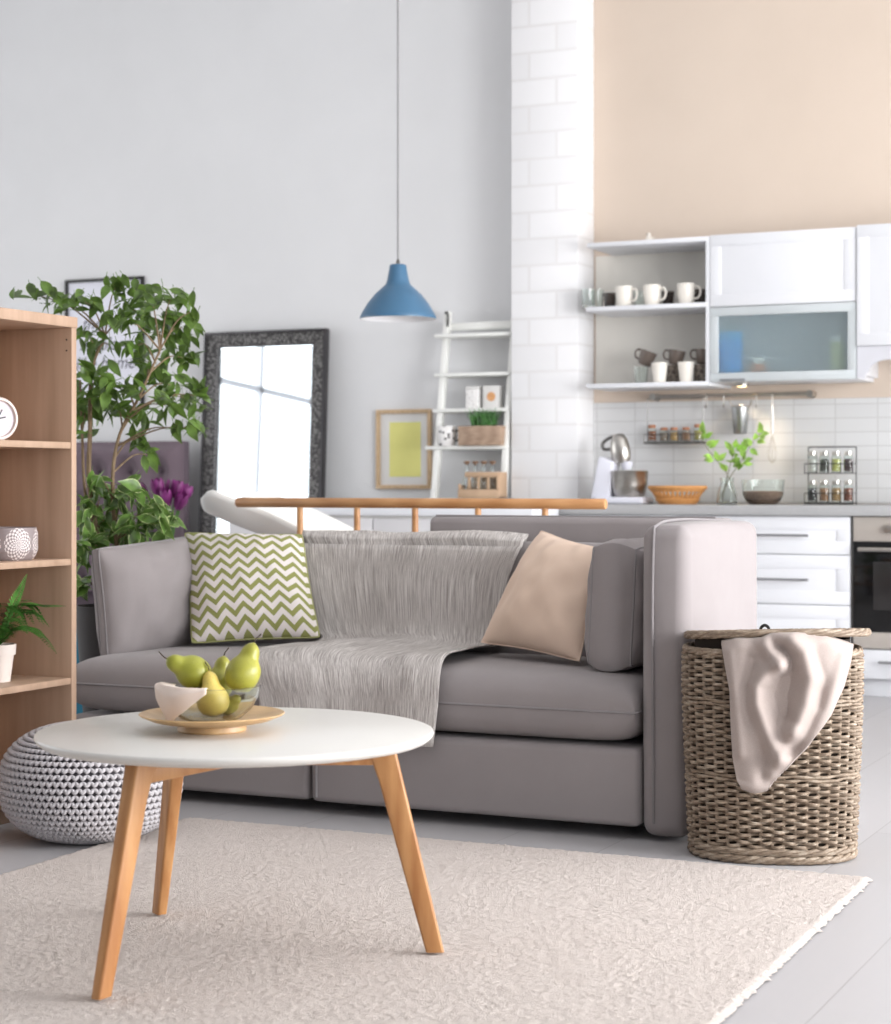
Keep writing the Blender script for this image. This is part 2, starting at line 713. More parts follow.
mb.surf(rf, NX, NY)
t = NT('rug_pile')
vec = t.coord()
f1 = t.noise(vec, 330, 3, 0.75)
f2 = t.noise(vec, 18, 4, 0.6)
t.color(t.ramp(t.math('ADD', t.math('MULTIPLY', f1, 0.75), t.math('MULTIPLY', f2, 0.25)), [(0.3, (205, 193, 185)), (0.5, (222, 211, 204)), (0.75, (230, 220, 213))]))
t.bump(f1, 0.9, 0.008)
t.set(Roughness=1.0)
t.b.inputs['Specular IOR Level'].default_value = 0.1
rug = mb.build('rug', t.m, origin=((RX0 + RX1) / 2, (RY0 + RY1) / 2, 0), ang=180)
tag(rug, 'cream short pile rug under the white round coffee table', 'rug')

# ================================================================== coffee table
tcx, tcz, TZ, TR_ = 236, 3.80, 0.46, 0.396
tc0 = atD(tcx, HY, tcz)
tc0.z = 0.017
camx = V((ca, sa, 0))
camy = V((-sa, ca, 0))
tb = thing('coffee_table', tc0, 'round white topped coffee table on three splayed oak legs', 'coffee table')
prof = [(0, -0.022), (TR_ - 0.03, -0.022), (TR_ - 0.012, -0.019), (TR_ - 0.003, -0.012), (TR_, -0.006), (TR_ - 0.0015, -0.0015), (TR_ - 0.005, 0), (0, 0)]
t = NT('table_lacquer')
t.color((216, 213, 208))
t.set(Roughness=0.28)
MB().lathe(prof, 96, (tc0.x, tc0.y, TZ)).build('tabletop', t.m, tb, ang=60)
brk = MB()
for ang in (-121.5, 121, 0):
    d = camx * math.cos(R(ang)) + camy * math.sin(R(ang))
    s = V((-d.y, d.x, 0))
    C0 = V((tc0.x, tc0.y, 0))
    lg = MB()
    zt = TZ - 0.023
    rows = []
    for zz, ro, wid, th in ((0.017, 0.398, 0.036, 0.022), (0.20, 0.354, 0.043, 0.027), (0.36, 0.316, 0.048, 0.031), (0.405, 0.305, 0.053, 0.032), (zt, 0.298, 0.075, 0.033)):
        out = C0 + d * (ro + 0.018)
        inn = out - d * wid
        rows.append([V((p.x, p.y, zz)) for p in (out - s * th / 2, out + s * th / 2, inn + s * th / 2, inn - s * th / 2)])
    tm = bmesh.new()
    rr = [[tm.verts.new(p) for p in row] for row in rows]
    tm.faces.new(rr[0][::-1])
    tm.faces.new(rr[-1])
    for A, B in zip(rr, rr[1:]):
        for k in range(4):
            tm.faces.new((A[k], A[(k + 1) % 4], B[(k + 1) % 4], B[k]))
    bmesh.ops.recalc_face_normals(tm, faces=tm.faces)
    bmesh.ops.bevel(tm, geom=[e for e in tm.edges if abs((e.verts[0].co - e.verts[1].co).normalized().z) > 0.5], offset=0.005, segments=3, profile=0.5, affect='EDGES')
    lg.merge(tm)
    lg.build('leg', M['oak'], tb)
    a0, a1 = C0 + d * 0.292, C0 + d * 0.004
    bot = [a0 - s * 0.013, a0 + s * 0.013, a1 + s * 0.013, a1 - s * 0.013]
    brk.hexa([V((p.x, p.y, zt - (0.046 if i < 2 else 0.046))) for i, p in enumerate(bot)], [V((p.x, p.y, zt)) for p in bot], 0.003)
brk.build('brace', M['oak'], tb)

# ------------------------------------------------------------------ footed plate, bowl, pears, napkin
pc = atD(212, HY, 3.79)
pr = [(0, 0), (0.066, 0), (0.069, 0.003), (0.068, 0.012), (0.085, 0.0155), (0.118, 0.022), (0.142, 0.032), (0.145, 0.0345), (0.1435, 0.036), (0.138, 0.035), (0.11, 0.0265), (0.07, 0.0205), (0, 0.019)]
pl = MB().lathe(pr, 72, (pc.x, pc.y, TZ)).build('serving_plate', M['bamboo'], origin=(pc.x, pc.y, TZ))
tag(pl, 'round wooden footed plate under the glass bowl of pears', 'plate')
bc = pc - camx * 0.003 + camy * 0.01
BZ = TZ + 0.0195
go = [(0, 0), (0.045, 0), (0.062, 0.006), (0.082, 0.025), (0.094, 0.047), (0.1, 0.07)]
gi = [(0.0975, 0.0705), (0.0915, 0.047), (0.0795, 0.027), (0.06, 0.009), (0.044, 0.0035), (0, 0.0035)]
gb = MB().lathe(go + gi, 64, (bc.x, bc.y, BZ)).build('glass_bowl', M['glass'], origin=(bc.x, bc.y, BZ))
tag(gb, 'clear glass bowl holding the green pears on the coffee table', 'bowl')


def pear_profile(L=0.1, W=0.034, n=22):
    out = []
    for i in range(n + 1):
        s = i / n
        z = L * s
        body = math.sqrt(max(0, 1 - ((s - 0.36) / 0.37) ** 2)) if abs(s - 0.36) < 0.37 else 0
        neck = 0.54 * math.sqrt(max(0, 1 - ((s - 0.74) / 0.26) ** 2)) if abs(s - 0.74) < 0.26 else 0
        r = W * max(body, neck, (body ** 6 + neck ** 6) ** (1 / 6))
        if i == 0:
            r = 0.0
        elif s < 0.1:
            r = W * (0.42 + 3.2 * s)
        out.append((r if 0 < i < n else 0.0, z))
    return [(r if k in (0, n) else (out[k - 1][0] + 2 * r + out[k + 1][0]) / 4, z) for k, (r, z) in enumerate(out)]


t = NT('pear_skin')
vec = t.coord()
ob = t.t.nodes.new('ShaderNodeObjectInfo')
f = t.noise(vec, 14, 4)
sk = t.noise(vec, 320, 2)
g = t.ramp(f, [(0.25, (132, 134, 40)), (0.6, (158, 158, 58)), (0.85, (184, 176, 84))])
yl = t.ramp(f, [(0.25, (200, 176, 84)), (0.7, (216, 192, 104))])
base = t.mix(t.math('MULTIPLY', ob.outputs['Color'], 1.0), g, yl)
t.color(t.mix(t.math('MULTIPLY', t.math('GREATER_THAN', sk, 0.64), 0.35), base, (120, 116, 40)))
t.set(Roughness=0.36)
M['pear'] = t.m
M['stem'] = plain('fruit_stem', (62, 48, 34), 0.7, var=10)
pearp = thing('pear', (0, 0, 0), 'pear', 'pear', 'pears in the glass bowl')
pm = MB().lathe(pear_profile(), 36)
for v in pm.bm.verts:
    k = 0.0022 * nz(v.co.x * 30, v.co.y * 30, v.co.z * 22)
    v.co.x += k
    v.co.y += k * 0.7
pm.build('fruit', M['pear'], pearp, ang=80)
MB().tube(spline([(0, 0, 0.097), (0.001, 0, 0.106), (0.004, 0.002, 0.113), (0.007, 0.003, 0.119)], 4), 0.0014, 6).build('stem', M['stem'], pearp)


def pear_at(first, base, tip, label, scale, yellow, spin=0.0):
    d = (V(tip) - V(base)).normalized()
    q = V((0, 0, 1)).rotation_difference(d)
    o = place(pearp, first, base, label, (q @ Matrix.Rotation(spin, 4, 'Z').to_quaternion()).to_euler(), scale)
    for k in kids(o):
        if k.name.startswith('fruit'):
            k.color = (yellow,) * 3 + (1,)
    return o


def bp(px, py, dd):
    return atD(px, py, tcz + 0.0 + dd)


pear_at(True, bp(215, 718, -0.015), bp(209, 671, 0.0), 'upright yellow pear at the front of the bowl', 0.96, 1.0, 2.6)
pear_at(False, bp(209, 680, 0.035), bp(167, 659, 0.0), 'green pear lying above the napkin with its stem to the side', 1.0, 0.0, 1.0)
pear_at(False, bp(236, 692, 0.01), bp(253, 645, 0.03), 'largest green pear leaning up at the bowl rim away from the napkin', 1.06, 0.1, 0.3)
pear_at(False, bp(216, 700, 0.07), bp(224, 656, 0.085), 'green pear half hidden behind the upright yellow pear', 0.92, 0.1, 0.2)
pear_at(False, bp(222, 712, 0.035), bp(243, 694, 0.0), 'small green pear seen through the glass beside the yellow pear', 0.6, 0.2, 0.5)

# napkin: a square of cloth folded over the rim, one corner hanging outside
nm = MB()
rimz = BZ + 0.0725


def nap(u, v):
    # u across the fold, v from inside the bowl to the hanging corner
    th = R(188) + (u - 0.5) * R(92)           # angle round the bowl in the camera frame (toward left-front)
    a = (u - 0.5) * 2
    th = R(222) + a * R(50)
    dr = camx * math.cos(th) + camy * math.sin(th)
    if v < 0.3:
        k = (0.3 - v) / 0.3
        rr, z = 0.1 - 0.028 * k, rimz + 0.002 - 0.004 * k
    else:
        k = (v - 0.3) / 0.7
        ln = 0.070 * (1 - abs(a) ** 1.1 * 0.93) + 0.004
        rr, z = 0.1 + 0.010 * min(1, k * 4) - 0.012 * k * (1 - abs(a)) + 0.004 * math.sin(a * 5), rimz + 0.002 * (1 - k) - ln * k
    c = bc + dr * rr
    return V((c.x, c.y, z + 0.001 * nz(u * 6, v * 6)))


nm.sheet(nap, 28, 20, 0.0012)
nk = nm.build('napkin', M['napkin'], origin=(bc.x, bc.y, BZ), ang=180)
tag(nk, 'pinkish beige cloth napkin folded over the rim of the pear bowl', 'napkin')

# ================================================================== sofa
SF, SBK = 4.80, 5.44
XA0, XA1 = -1.687, -1.556
SX0, XBR = -3.56, xat(310, SF)
so = thing('sofa', (-2.6, 5.1, 0), 'grey fabric sofa with one tall arm behind the coffee table', 'sofa')


def softbox(x0, x1, y0, y1, z0, z1, bev, seg=5, puff=0.0, seed=0.0):
    mb = MB()
    t = bmesh.new()
    bmesh.ops.create_cube(t, size=1)
    for v in t.verts:
        v.co = V(((x0 + x1) / 2 + v.co.x * (x1 - x0), (y0 + y1) / 2 + v.co.y * (y1 - y0), (z0 + z1) / 2 + v.co.z * (z1 - z0)))
    bmesh.ops.bevel(t, geom=t.edges[:], offset=bev, segments=seg, profile=0.5, affect='EDGES')
    if puff:
        bmesh.ops.subdivide_edges(t, edges=[e for e in t.edges if e.calc_length() > 0.12], cuts=6, use_grid_fill=True)
        c = V(((x0 + x1) / 2, (y0 + y1) / 2, (z0 + z1) / 2))
        hx, hy, hz = (x1 - x0) / 2, (y1 - y0) / 2, (z1 - z0) / 2
        for v in t.verts:
            q = v.co - c
            a, b2, c2 = q.x / hx, q.y / hy, q.z / hz
            k = puff * (1 + 0.4 * nz(v.co.x * 5 + seed, v.co.y * 5, v.co.z * 5))
            m = max(abs(a), abs(b2), abs(c2))
            if abs(abs(a) - m) < 0.02:
                v.co.x += math.copysign(k * (1 - b2 * b2) * (1 - c2 * c2), a)
            if abs(abs(b2) - m) < 0.02:
                v.co.y += math.copysign(k * (1 - a * a) * (1 - c2 * c2), b2)
            if abs(abs(c2) - m) < 0.02:
                v.co.z += math.copysign(k * (1 - a * a) * (1 - b2 * b2), c2)
    return mb.merge(t)


softbox(SX0 + 0.02, XBR - 0.012, SF + 0.01, SBK + 0.15, 0.035, 0.245, 0.02).build('base', M['sofa'], so)
rb = softbox(XBR, XA0 - 0.004, SF, SBK + 0.15, 0.035, 0.245, 0.02).build('base', M['sofa'], so)
MB().tube([(XBR + 0.022, SF - 0.003, 0.05), (XBR + 0.022, SF - 0.003, 0.235)], 0.004, 8).build('piping', M['sofa_pipe'], rb)
MB().box(SX0 + 0.03, XA0 - 0.01, SF + 0.06, SBK + 0.1, 0.03, 0.05, 0.002).build('underside', M['black'], so)
for x, y in ((SX0 + 0.12, SF + 0.22), (XBR + 0.08, SF + 0.22), (XA0 - 0.1, SF + 0.22), (SX0 + 0.12, SBK), (XA0 - 0.1, SBK)):
    MB().lathe([(0, 0), (0.02, 0), (0.022, 0.035), (0, 0.035)], 16, (x, y, 0)).build('foot', M['black'], so)
softbox(SX0 + 0.02, xat(227, 5.5), 5.44, 5.56, 0.25, 0.69, 0.03, 5, 0.006).build('backrest', M['sofa'], so, ang=60)
# seat cushion, piped at half height
st = pillow([(SX0, SF - 0.012, 0.342), (XA0 - 0.01, SF - 0.012, 0.342), (XA0 - 0.01, SBK + 0.02, 0.342), (SX0, SBK + 0.02, 0.342)], 0.093, 44, 0.004, 8, 0.36, pu=26, crowd=3.0)
for v in st.bm.verts:
    k = sstep(SX0 + 0.45, SX0, v.co.x)
    if v.co.z > 0.342:
        v.co.z -= (v.co.z - 0.342) * 0.14 * k * k
rim = st.rim(1)
seat = st.build('seat_cushion', M['sofa'], so, ang=70)
MB().tube(rim, 0.004, 6, closed=True).build('piping', M['sofa_pipe'], seat)
# tall arm
arm = softbox(XA0, XA1, SF + 0.005, 5.49, 0.014, 0.842, 0.035, 6, 0.010).build('armrest', M['sofa'], so, ang=60)
xs = XA0 + 0.038
sm = spline([(xs, SF + 0.002, 0.05), (xs, SF - 0.006, 0.3), (xs, SF - 0.008, 0.6), (xs, SF + 0.003, 0.805), (xs, SF + 0.03, 0.842), (xs, SF + 0.2, 0.8545), (xs, 5.42, 0.846)], 6)
MB().tube(sm, 0.0042, 8).build('piping', M['sofa_pipe'], arm)
# rear back panel and the lower back in front of it
bx0 = xat(428, 5.57)
bpn = softbox(bx0, -1.69, 5.57, 5.70, 0.035, 0.848, 0.022, 5, 0.004).build('back_panel', M['sofa'], so, ang=60)
MB().tube([(bx0 + 0.02, 5.59, 0.85), (-1.72, 5.59, 0.85)], 0.004, 6).build('piping', M['sofa_pipe'], bpn)
softbox(xat(226, 5.5), -1.70, 5.44, 5.56, 0.25, 0.768, 0.03, 5, 0.006).build('backrest', M['sofa'], so, ang=60)

# ------------------------------------------------------------------ loose cushions
SZ = 0.436


def cushion(name, corners, T, edge, label, matl, **kw):
    mb = pillow(corners, T, edge=edge, **kw)
    rims = [mb.rim(1), mb.rim(-1)] if edge else [mb.rim(1)]
    org = (V(corners[0]) + V(corners[1])) / 2
    root = thing(name, org, label, 'cushion')
    mb.build('cover', matl, root, ang=75)
    pp = MB()
    for r_ in rims:
        pp.tube(r_, 0.0036, 6, closed=True)
    pp.build('piping', M['sofa_pipe'] if matl is M['sofa'] else matl, root)
    return root


lcA = atY(99, 664, 4.93)
cl_bl = V((lcA.x + 0.02, 4.93, lcA.z))
cl_br = atY(200, 645, 5.32)
cl_tl = atY(94, 549, 4.95)
cl_tr = atY(196, 535, 5.40)
cushion('side_cushion', (cl_bl, cl_br, cl_tr, cl_tl), 0.085, 0.016, 'plump grey piped cushion at the open end of the sofa, beside the ficus', M['sofa'], pinch=0.035, p=2.2, q=0.5, wr=0.016, seed=3, bulge=0.006, rc=0.03)
c2bl = V((-1.824, 5.31, SZ + 0.012))
c2br = V((-1.824, 4.93, SZ + 0.012))
cushion('side_cushion', (c2bl, c2br, V((-1.814, 4.95, SZ + 0.345)), V((-1.814, 5.31, SZ + 0.345))), 0.040, 0.062, 'plump grey piped cushion leaning against the tall sofa arm', M['sofa'], pinch=0.03, p=2.6, q=0.5, wr=0.016, seed=8, bulge=0.026, rc=0.045)

t = NT('chevron_cotton')
tc = t.t.nodes.new('ShaderNodeTexCoord')
sp = t.t.nodes.new('ShaderNodeSeparateXYZ')
t.l(tc.outputs['UV'], sp.inputs[0])
tri = t.math('PINGPONG', t.math('MULTIPLY', sp.outputs['X'], 13.4), 1.0)
ph = t.math('ADD', t.math('MULTIPLY', sp.outputs['Y'], 9.8), t.math('MULTIPLY', tri, 0.74))
fr = t.math('FRACT', ph)
gr = t.math('LESS_THAN', fr, 0.46)
t.color(t.mix(gr, (226, 218, 214), (146, 148, 88)))
t.bump(t.noise(t.coord(), 800, 2), 0.25, 0.0006)
t.set(Roughness=0.95)
M['chevron'] = t.m
cp = (atY(191, 644, 5.13), atY(321, 638, 5.30), atY(303, 534, 5.40), atY(184, 532, 5.34))
mb = pillow(cp, 0.085, pinch=0.04, p=2.0, q=0.55, wr=0.012, rc=0.025, seed=1, N=36, crowd=1.25)
rim = mb.rim(1)
cv = thing('throw_pillow', (cp[0] + cp[1]) / 2, 'green and white zigzag pillow on the sofa seat', 'pillow')
mb.build('cover', M['chevron'], cv, ang=75)
MB().tube(rim, 0.003, 6, closed=True).build('piping', plain('green_piping', (160, 160, 110), 0.9), cv)
bq = (atY(480, 643, 5.22), atY(580, 662, 5.02), atY(606, 549, 5.20), atY(541, 530, 5.40))
mb = pillow(bq, 0.085, pinch=0.05, p=2.0, q=0.55, wr=0.014, rc=0.02, seed=5, N=36, crowd=1.25)
rim = mb.rim(1)
bgp = thing('throw_pillow', (bq[0] + bq[1]) / 2, 'plain peach beige pillow standing on its edge on the sofa seat', 'pillow')
mb.build('cover', M['beige'], bgp, ang=75)
MB().tube(rim, 0.0025, 6, closed=True).build('piping', M['beige'], bgp)

# ------------------------------------------------------------------ throw blanket over the backrest and the seat
t = NT('melange_throw')
vec = t.coord('UV', (1, 1, 1))
n1 = t.noise(t.coord('UV', (260, 10, 1)), 1, 3, 0.7)
n2 = t.noise(t.coord('UV', (560, 30, 1)), 1, 2, 0.6)
n3 = t.noise(t.coord('UV', (3, 3, 1)), 1, 3)
ff = t.math('ADD', t.math('MULTIPLY', n1, 0.6), t.math('ADD', t.math('MULTIPLY', n2, 0.32), t.math('MULTIPLY', n3, 0.08)))
t.color(t.ramp(ff, [(0.34, (104, 97, 93)), (0.46, (168, 161, 157)), (0.6, (220, 215, 211))]))
t.bump(ff, 0.5, 0.003)
t.set(Roughness=1.0)
# rows: (left x, right x, y, z) from behind the back to the front drop
rows = [
    (xat(300, 5.57), xat(520, 5.57), 5.575, 0.70),
    (xat(302, 5.56), xat(526, 5.56), 5.565, 0.775),
    (xat(303, 5.50), xat(528, 5.50), 5.50, 0.784),
    (xat(304, 5.43), xat(522, 5.43), 5.43, 0.762),
    (xat(308, 5.42), xat(508, 5.42), 5.42, 0.65),
    (xat(318, 5.41), xat(503, 5.41), 5.405, 0.49),
    (xat(322, 5.36), xat(500, 5.36), 5.35, 0.447),
    (xat(290, 5.20), xat(484, 5.20), 5.20, 0.443),
    (xat(258, 5.00), xat(464, 5.00), 5.00, 0.444),
    (xat(248, 4.85), xat(448, 4.85), 4.85, 0.438),
    (xat(254, 4.79), xat(444, 4.79), 4.785, 0.40),
    (xat(262, 4.775), xat(440, 4.775), 4.773, 0.33),
    (xat(264, 4.772), xat(434, 4.772), 4.770, 0.222),
]
Lc = spline([(r_[0], r_[2], r_[3]) for r_ in rows], 8)
Rc = spline([(r_[1], r_[2], r_[3]) for r_ in rows], 8)
NV = len(Lc) - 1


def thr(u, v):
    i = min(NV, int(round(v * NV)))
    p = Lc[i].lerp(Rc[i], u)
    a = min(NV, i + 1)
    tang = (Lc[a] - Lc[max(0, a - 2)]).normalized()
    nrm = V((1, 0, 0)).cross(tang)
    if nrm.length > 0:
        nrm.normalize()
    if nrm.z < 0 and abs(nrm.z) > abs(nrm.y) or (abs(nrm.y) >= abs(nrm.z) and nrm.y > 0 and v > 0.25):
        nrm = -nrm
    amp = 0.010 + 0.010 * sstep(0.35, 0.6, v) - 0.006 * sstep(0.8, 0.95, v)
    w_ = 0.55 * math.sin(u * 9 + v * 7) + 0.7 * nz(u * 3.2, v * 4.5, 2) + 0.35 * nz(u * 8, v * 7, 6)
    dip = max(0.0, w_ + 0.7) * amp
    return p + nrm * (0.003 + dip)


mb = MB().sheet(thr, 70, NV, 0.005)
th = mb.build('throw_blanket', t.m, origin=(-2.5, 5.1, SZ), ang=180)
tag(th, 'grey melange knitted throw draped over the sofa back and seat', 'blanket')
# ================================================================== knitted pouf
def knit_mat():
    t = NT('knit_cotton')
    vec = t.coord()
    f = t.noise(vec, 350, 2)
    t.color(t.ramp(f, [(0.3, (186, 182, 185)), (0.7, (208, 204, 207))]))
    t.bump(f, 0.4, 0.001)
    t.set(Roughness=1.0)
    t.b.inputs['Specular IOR Level'].default_value = 0.1
    return t.m


pfc = atD(91, HY, 5.12)
PR, PH = 0.247, 0.305
pf = thing('knitted_pouf', (pfc.x, pfc.y, 0), 'round pale grey chunky knitted pouf on the floor behind the table', 'pouf')


def pouf_prof(phi):
    """phi -90..90 deg: rounded bun, flatter at the bottom"""
    c, s_ = math.cos(phi), math.sin(phi)
    r = PR * math.copysign(abs(c) ** 0.72, c)
    z = PH / 2 + PH / 2 * math.copysign(abs(s_) ** 0.86, s_)
    return r, z


mb = MB()
tb_ = [pouf_prof(-PI / 2 + PI * i / 200) for i in range(201)]
acc = [0.0]
for (r0, z0), (r1, z1) in zip(tb_, tb_[1:]):
    acc.append(acc[-1] + math.hypot(r1 - r0, z1 - z0))
TOT = acc[-1]


def at_len(s):
    for i in range(200):
        if acc[i + 1] >= s:
            k = (s - acc[i]) / (acc[i + 1] - acc[i])
            r = tb_[i][0] * (1 - k) + tb_[i + 1][0] * k
            z = tb_[i][1] * (1 - k) + tb_[i + 1][1] * k
            a, b2 = tb_[max(0, i - 2)], tb_[min(200, i + 3)]
            tx, tz = b2[0] - a[0], b2[1] - a[1]
            L = math.hypot(tx, tz)
            return r, z, tz / L, -tx / L, tx / L, tz / L
    return tb_[-1][0], tb_[-1][1], 0, 1, -1, 0


KS, ROWS = 76, 38
for j in range(ROWS):
    s = TOT * (j + 0.5) / ROWS
    r, z, nr, nzz, tr, tz = at_len(s)
    if r < 0.045:
        continue
    pts = []
    nseg = KS * 8
    for k in range(nseg):
        th_ = 2 * PI * k / nseg
        p = KS * th_ + (PI if j % 2 else 0)
        arc = math.cos(p)
        off = 0.0030 * arc * min(1, r / 0.1)
        along = 0.0085 * (abs(math.sin(p / 2)) - 0.5)
        rr, zz = r - 0.008 + nr * off + tr * along, z + nzz * off + tz * along
        pts.append((pfc.x + rr * math.cos(th_), pfc.y + rr * math.sin(th_), max(zz, 0.006)))
    mb.tube(pts, 0.0056, 6, closed=True)
M['knit'] = knit_mat()
mb.build('knitted_cover', M['knit'], pf, ang=80, recalc=False)
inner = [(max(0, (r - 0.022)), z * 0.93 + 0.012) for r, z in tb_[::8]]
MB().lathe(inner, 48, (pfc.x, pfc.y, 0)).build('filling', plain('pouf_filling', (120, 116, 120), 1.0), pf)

# ================================================================== wicker basket
t = NT('wicker')
vec = t.coord()
f = t.noise(t.coord('Object', (9, 9, 60)), 2.2, 4, 0.7)
f2 = t.noise(vec, 120, 3)
t.color(t.ramp(t.math('ADD', t.math('MULTIPLY', f, 0.75), t.math('MULTIPLY', f2, 0.25)), [(0.28, (84, 69, 56)), (0.5, (136, 118, 100)), (0.72, (190, 177, 160))]))
t.bump(f2, 0.35, 0.0015)
t.set(Roughness=0.6)
M['wicker'] = t.m
bkc = atD(772, HY, 4.905)
BA, BB, BH = 0.220, 0.17, 0.535
bvy = V((bkc.x, bkc.y, 0)).normalized()
bvx = V((bvy.y, -bvy.x, 0))
bk = thing('wicker_basket', (bkc.x, bkc.y, 0), 'tall woven wicker laundry basket with a lid, beside the sofa arm', 'basket')


def bsec(th_, z, off=0.0):
    k = 0.915 + 0.085 * min(1, z / 0.42) ** 0.8
    c, s_ = math.cos(th_), math.sin(th_)
    e = 0.86
    x = (BA * k + off) * math.copysign(abs(c) ** e, c)
    y = (BB * k + off) * math.copysign(abs(s_) ** e, s_)
    p = V((bkc.x, bkc.y, 0)) + bvx * x + bvy * y
    return V((p.x, p.y, z))


# even steps round the section
_ths = [2 * PI * i / 720 for i in range(721)]
_ac = [0.0]
for a_, b_ in zip(_ths, _ths[1:]):
    _ac.append(_ac[-1] + (bsec(b_, 0.3) - bsec(a_, 0.3)).length)


def th_at(q):
    s_ = (q % 1.0) * _ac[-1]
    lo, hi = 0, 720
    while hi - lo > 1:
        m_ = (lo + hi) // 2
        if _ac[m_] <= s_:
            lo = m_
        else:
            hi = m_
    return _ths[lo] + (_ths[hi] - _ths[lo]) * (s_ - _ac[lo]) / (_ac[hi] - _ac[lo])


NSTK = 42
SMP = 6
thq = [th_at(i / (NSTK * SMP)) for i in range(NSTK * SMP)]
mb = MB()
z = 0.045
row = 0
bands = (0.215, 0.40)
while z < 0.52:
    inband = any(abs(z - q) < 0.012 for q in bands)
    pts, rad = [], []
    ph = PI if row % 2 else 0
    wob = rnd.uniform(-1, 1)
    for i, th_ in enumerate(thq):
        a_ = PI * i / SMP
        off = (0.0088 if not inband else 0.003) * math.cos(a_ + ph) + (0.004 if inband else 0)
        pts.append(bsec(th_, z + 0.0022 * math.sin(a_ * 0.5 + row) * 0.8 + 0.0012 * nz(i * 0.11, row), off))
        rad.append(0.0049 * (1 + 0.16 * nz(i * 0.09, row * 3.1, 4)))
    mb.tube(pts, rad, 6, closed=True)
    z += 0.0098
    row += 1
mb.build('woven_wall', M['wicker'], bk, ang=80, recalc=False)
mb = MB()
for i in range(NSTK):
    th_ = th_at((i + 0.5) / NSTK)
    mb.tube([bsec(th_, 0.02 + 0.5 * k / 6) for k in range(7)], 0.0042, 6)
mb.build('stakes', M['wicker'], bk, ang=80, recalc=False)


def braid(mb, zc, rad, strands, turns, tr, off=0.0, base=bsec):
    for k in range(strands):
        pts = []
        n = turns * 22
        for i in range(n):
            q = i / n
            a_ = 2 * PI * (q * turns + k / strands)
            pts.append(base(th_at(q), zc + rad * math.sin(a_), off + rad * math.cos(a_)))
        mb.tube(pts, tr, 6, closed=True)
    return mb


braid(MB(), 0.527, 0.0055, 4, 9, 0.0056).build('rim', M['wicker'], bk, ang=80, recalc=False)
mb = MB()
braid(mb, 0.012, 0.005, 3, 11, 0.0065, 0.004)
braid(mb, 0.031, 0.005, 3, 9, 0.0062, 0.003)
mb.build('foot_band', M['wicker'], bk, ang=80, recalc=False)
lin_ = MB().surf(lambda u, v: bsec(2 * PI * u, 0.012 + 0.547 * v, -0.016 - 0.006 * v), 64, 6, cu=True)
cen = lin_.bm.verts.new((bkc.x, bkc.y, 0.012))
lin_.solid(0.003).build('lining', plain('basket_lining', (58, 50, 44), 1.0), bk)
# lid: a woven oval, pushed a little to the right and propped up by the blanket
LZ = 0.5665
lidp = thing('lid_group', (0, 0, 0), None, None)
bpy.data.objects.remove(lidp)


def lsec(th_, z, off=0.0):
    c, s_ = math.cos(th_), math.sin(th_)
    x = 0.012 + (BA + 0.008 + off) * math.copysign(abs(c) ** 0.86, c)
    y = (BB + 0.006 + off) * math.copysign(abs(s_) ** 0.86, s_)
    p = V((bkc.x, bkc.y, 0)) + bvx * x + bvy * y
    return V((p.x, p.y, z + 0.028 * x - 0.075 * y))


mb = MB()
braid(mb, LZ, 0.0055, 4, 8, 0.0058, 0.0, lsec)
for k in range(11):
    sc_ = 1 - (k + 1) / 12
    n = 160
    pts = []
    for i in range(n):
        q = lsec(th_at(i / n), LZ)
        ctr = V((bkc.x, bkc.y, 0)) + bvx * 0.012
        d = q - V((ctr.x, ctr.y, q.z))
        p = V((ctr.x, ctr.y, 0)) + d * sc_
        pts.append(V((p.x, p.y, LZ + 0.028 * (p - bkc).dot(bvx) - 0.075 * (p - bkc).dot(bvy) + 0.004 * math.cos(PI * i / 5 + (PI if k % 2 else 0)))))
    mb.tube(pts, 0.0085, 6, closed=True)
mb.build('lid', M['wicker'], bk, ang=80, recalc=False)
hp = bkc + bvx * -0.018 - bvy * 0.08
ht = MB()
ht.tube(spline([(hp.x - 0.012, hp.y, LZ + 0.004), (hp.x - 0.010, hp.y, LZ + 0.02), (hp.x, hp.y, LZ + 0.027), (hp.x + 0.010, hp.y, LZ + 0.02), (hp.x + 0.012, hp.y, LZ + 0.004)], 5), 0.004, 8)
ht.build('handle', M['black'], bk)

# ------------------------------------------------------------------ blanket hanging out of the basket
PXM = 0.0025


def lerp_tab(tab, x):
    for (x0, y0), (x1, y1) in zip(tab, tab[1:]):
        if x <= x1:
            return y0 + (y1 - y0) * max(0, (x - x0) / (x1 - x0))
    return tab[-1][1]


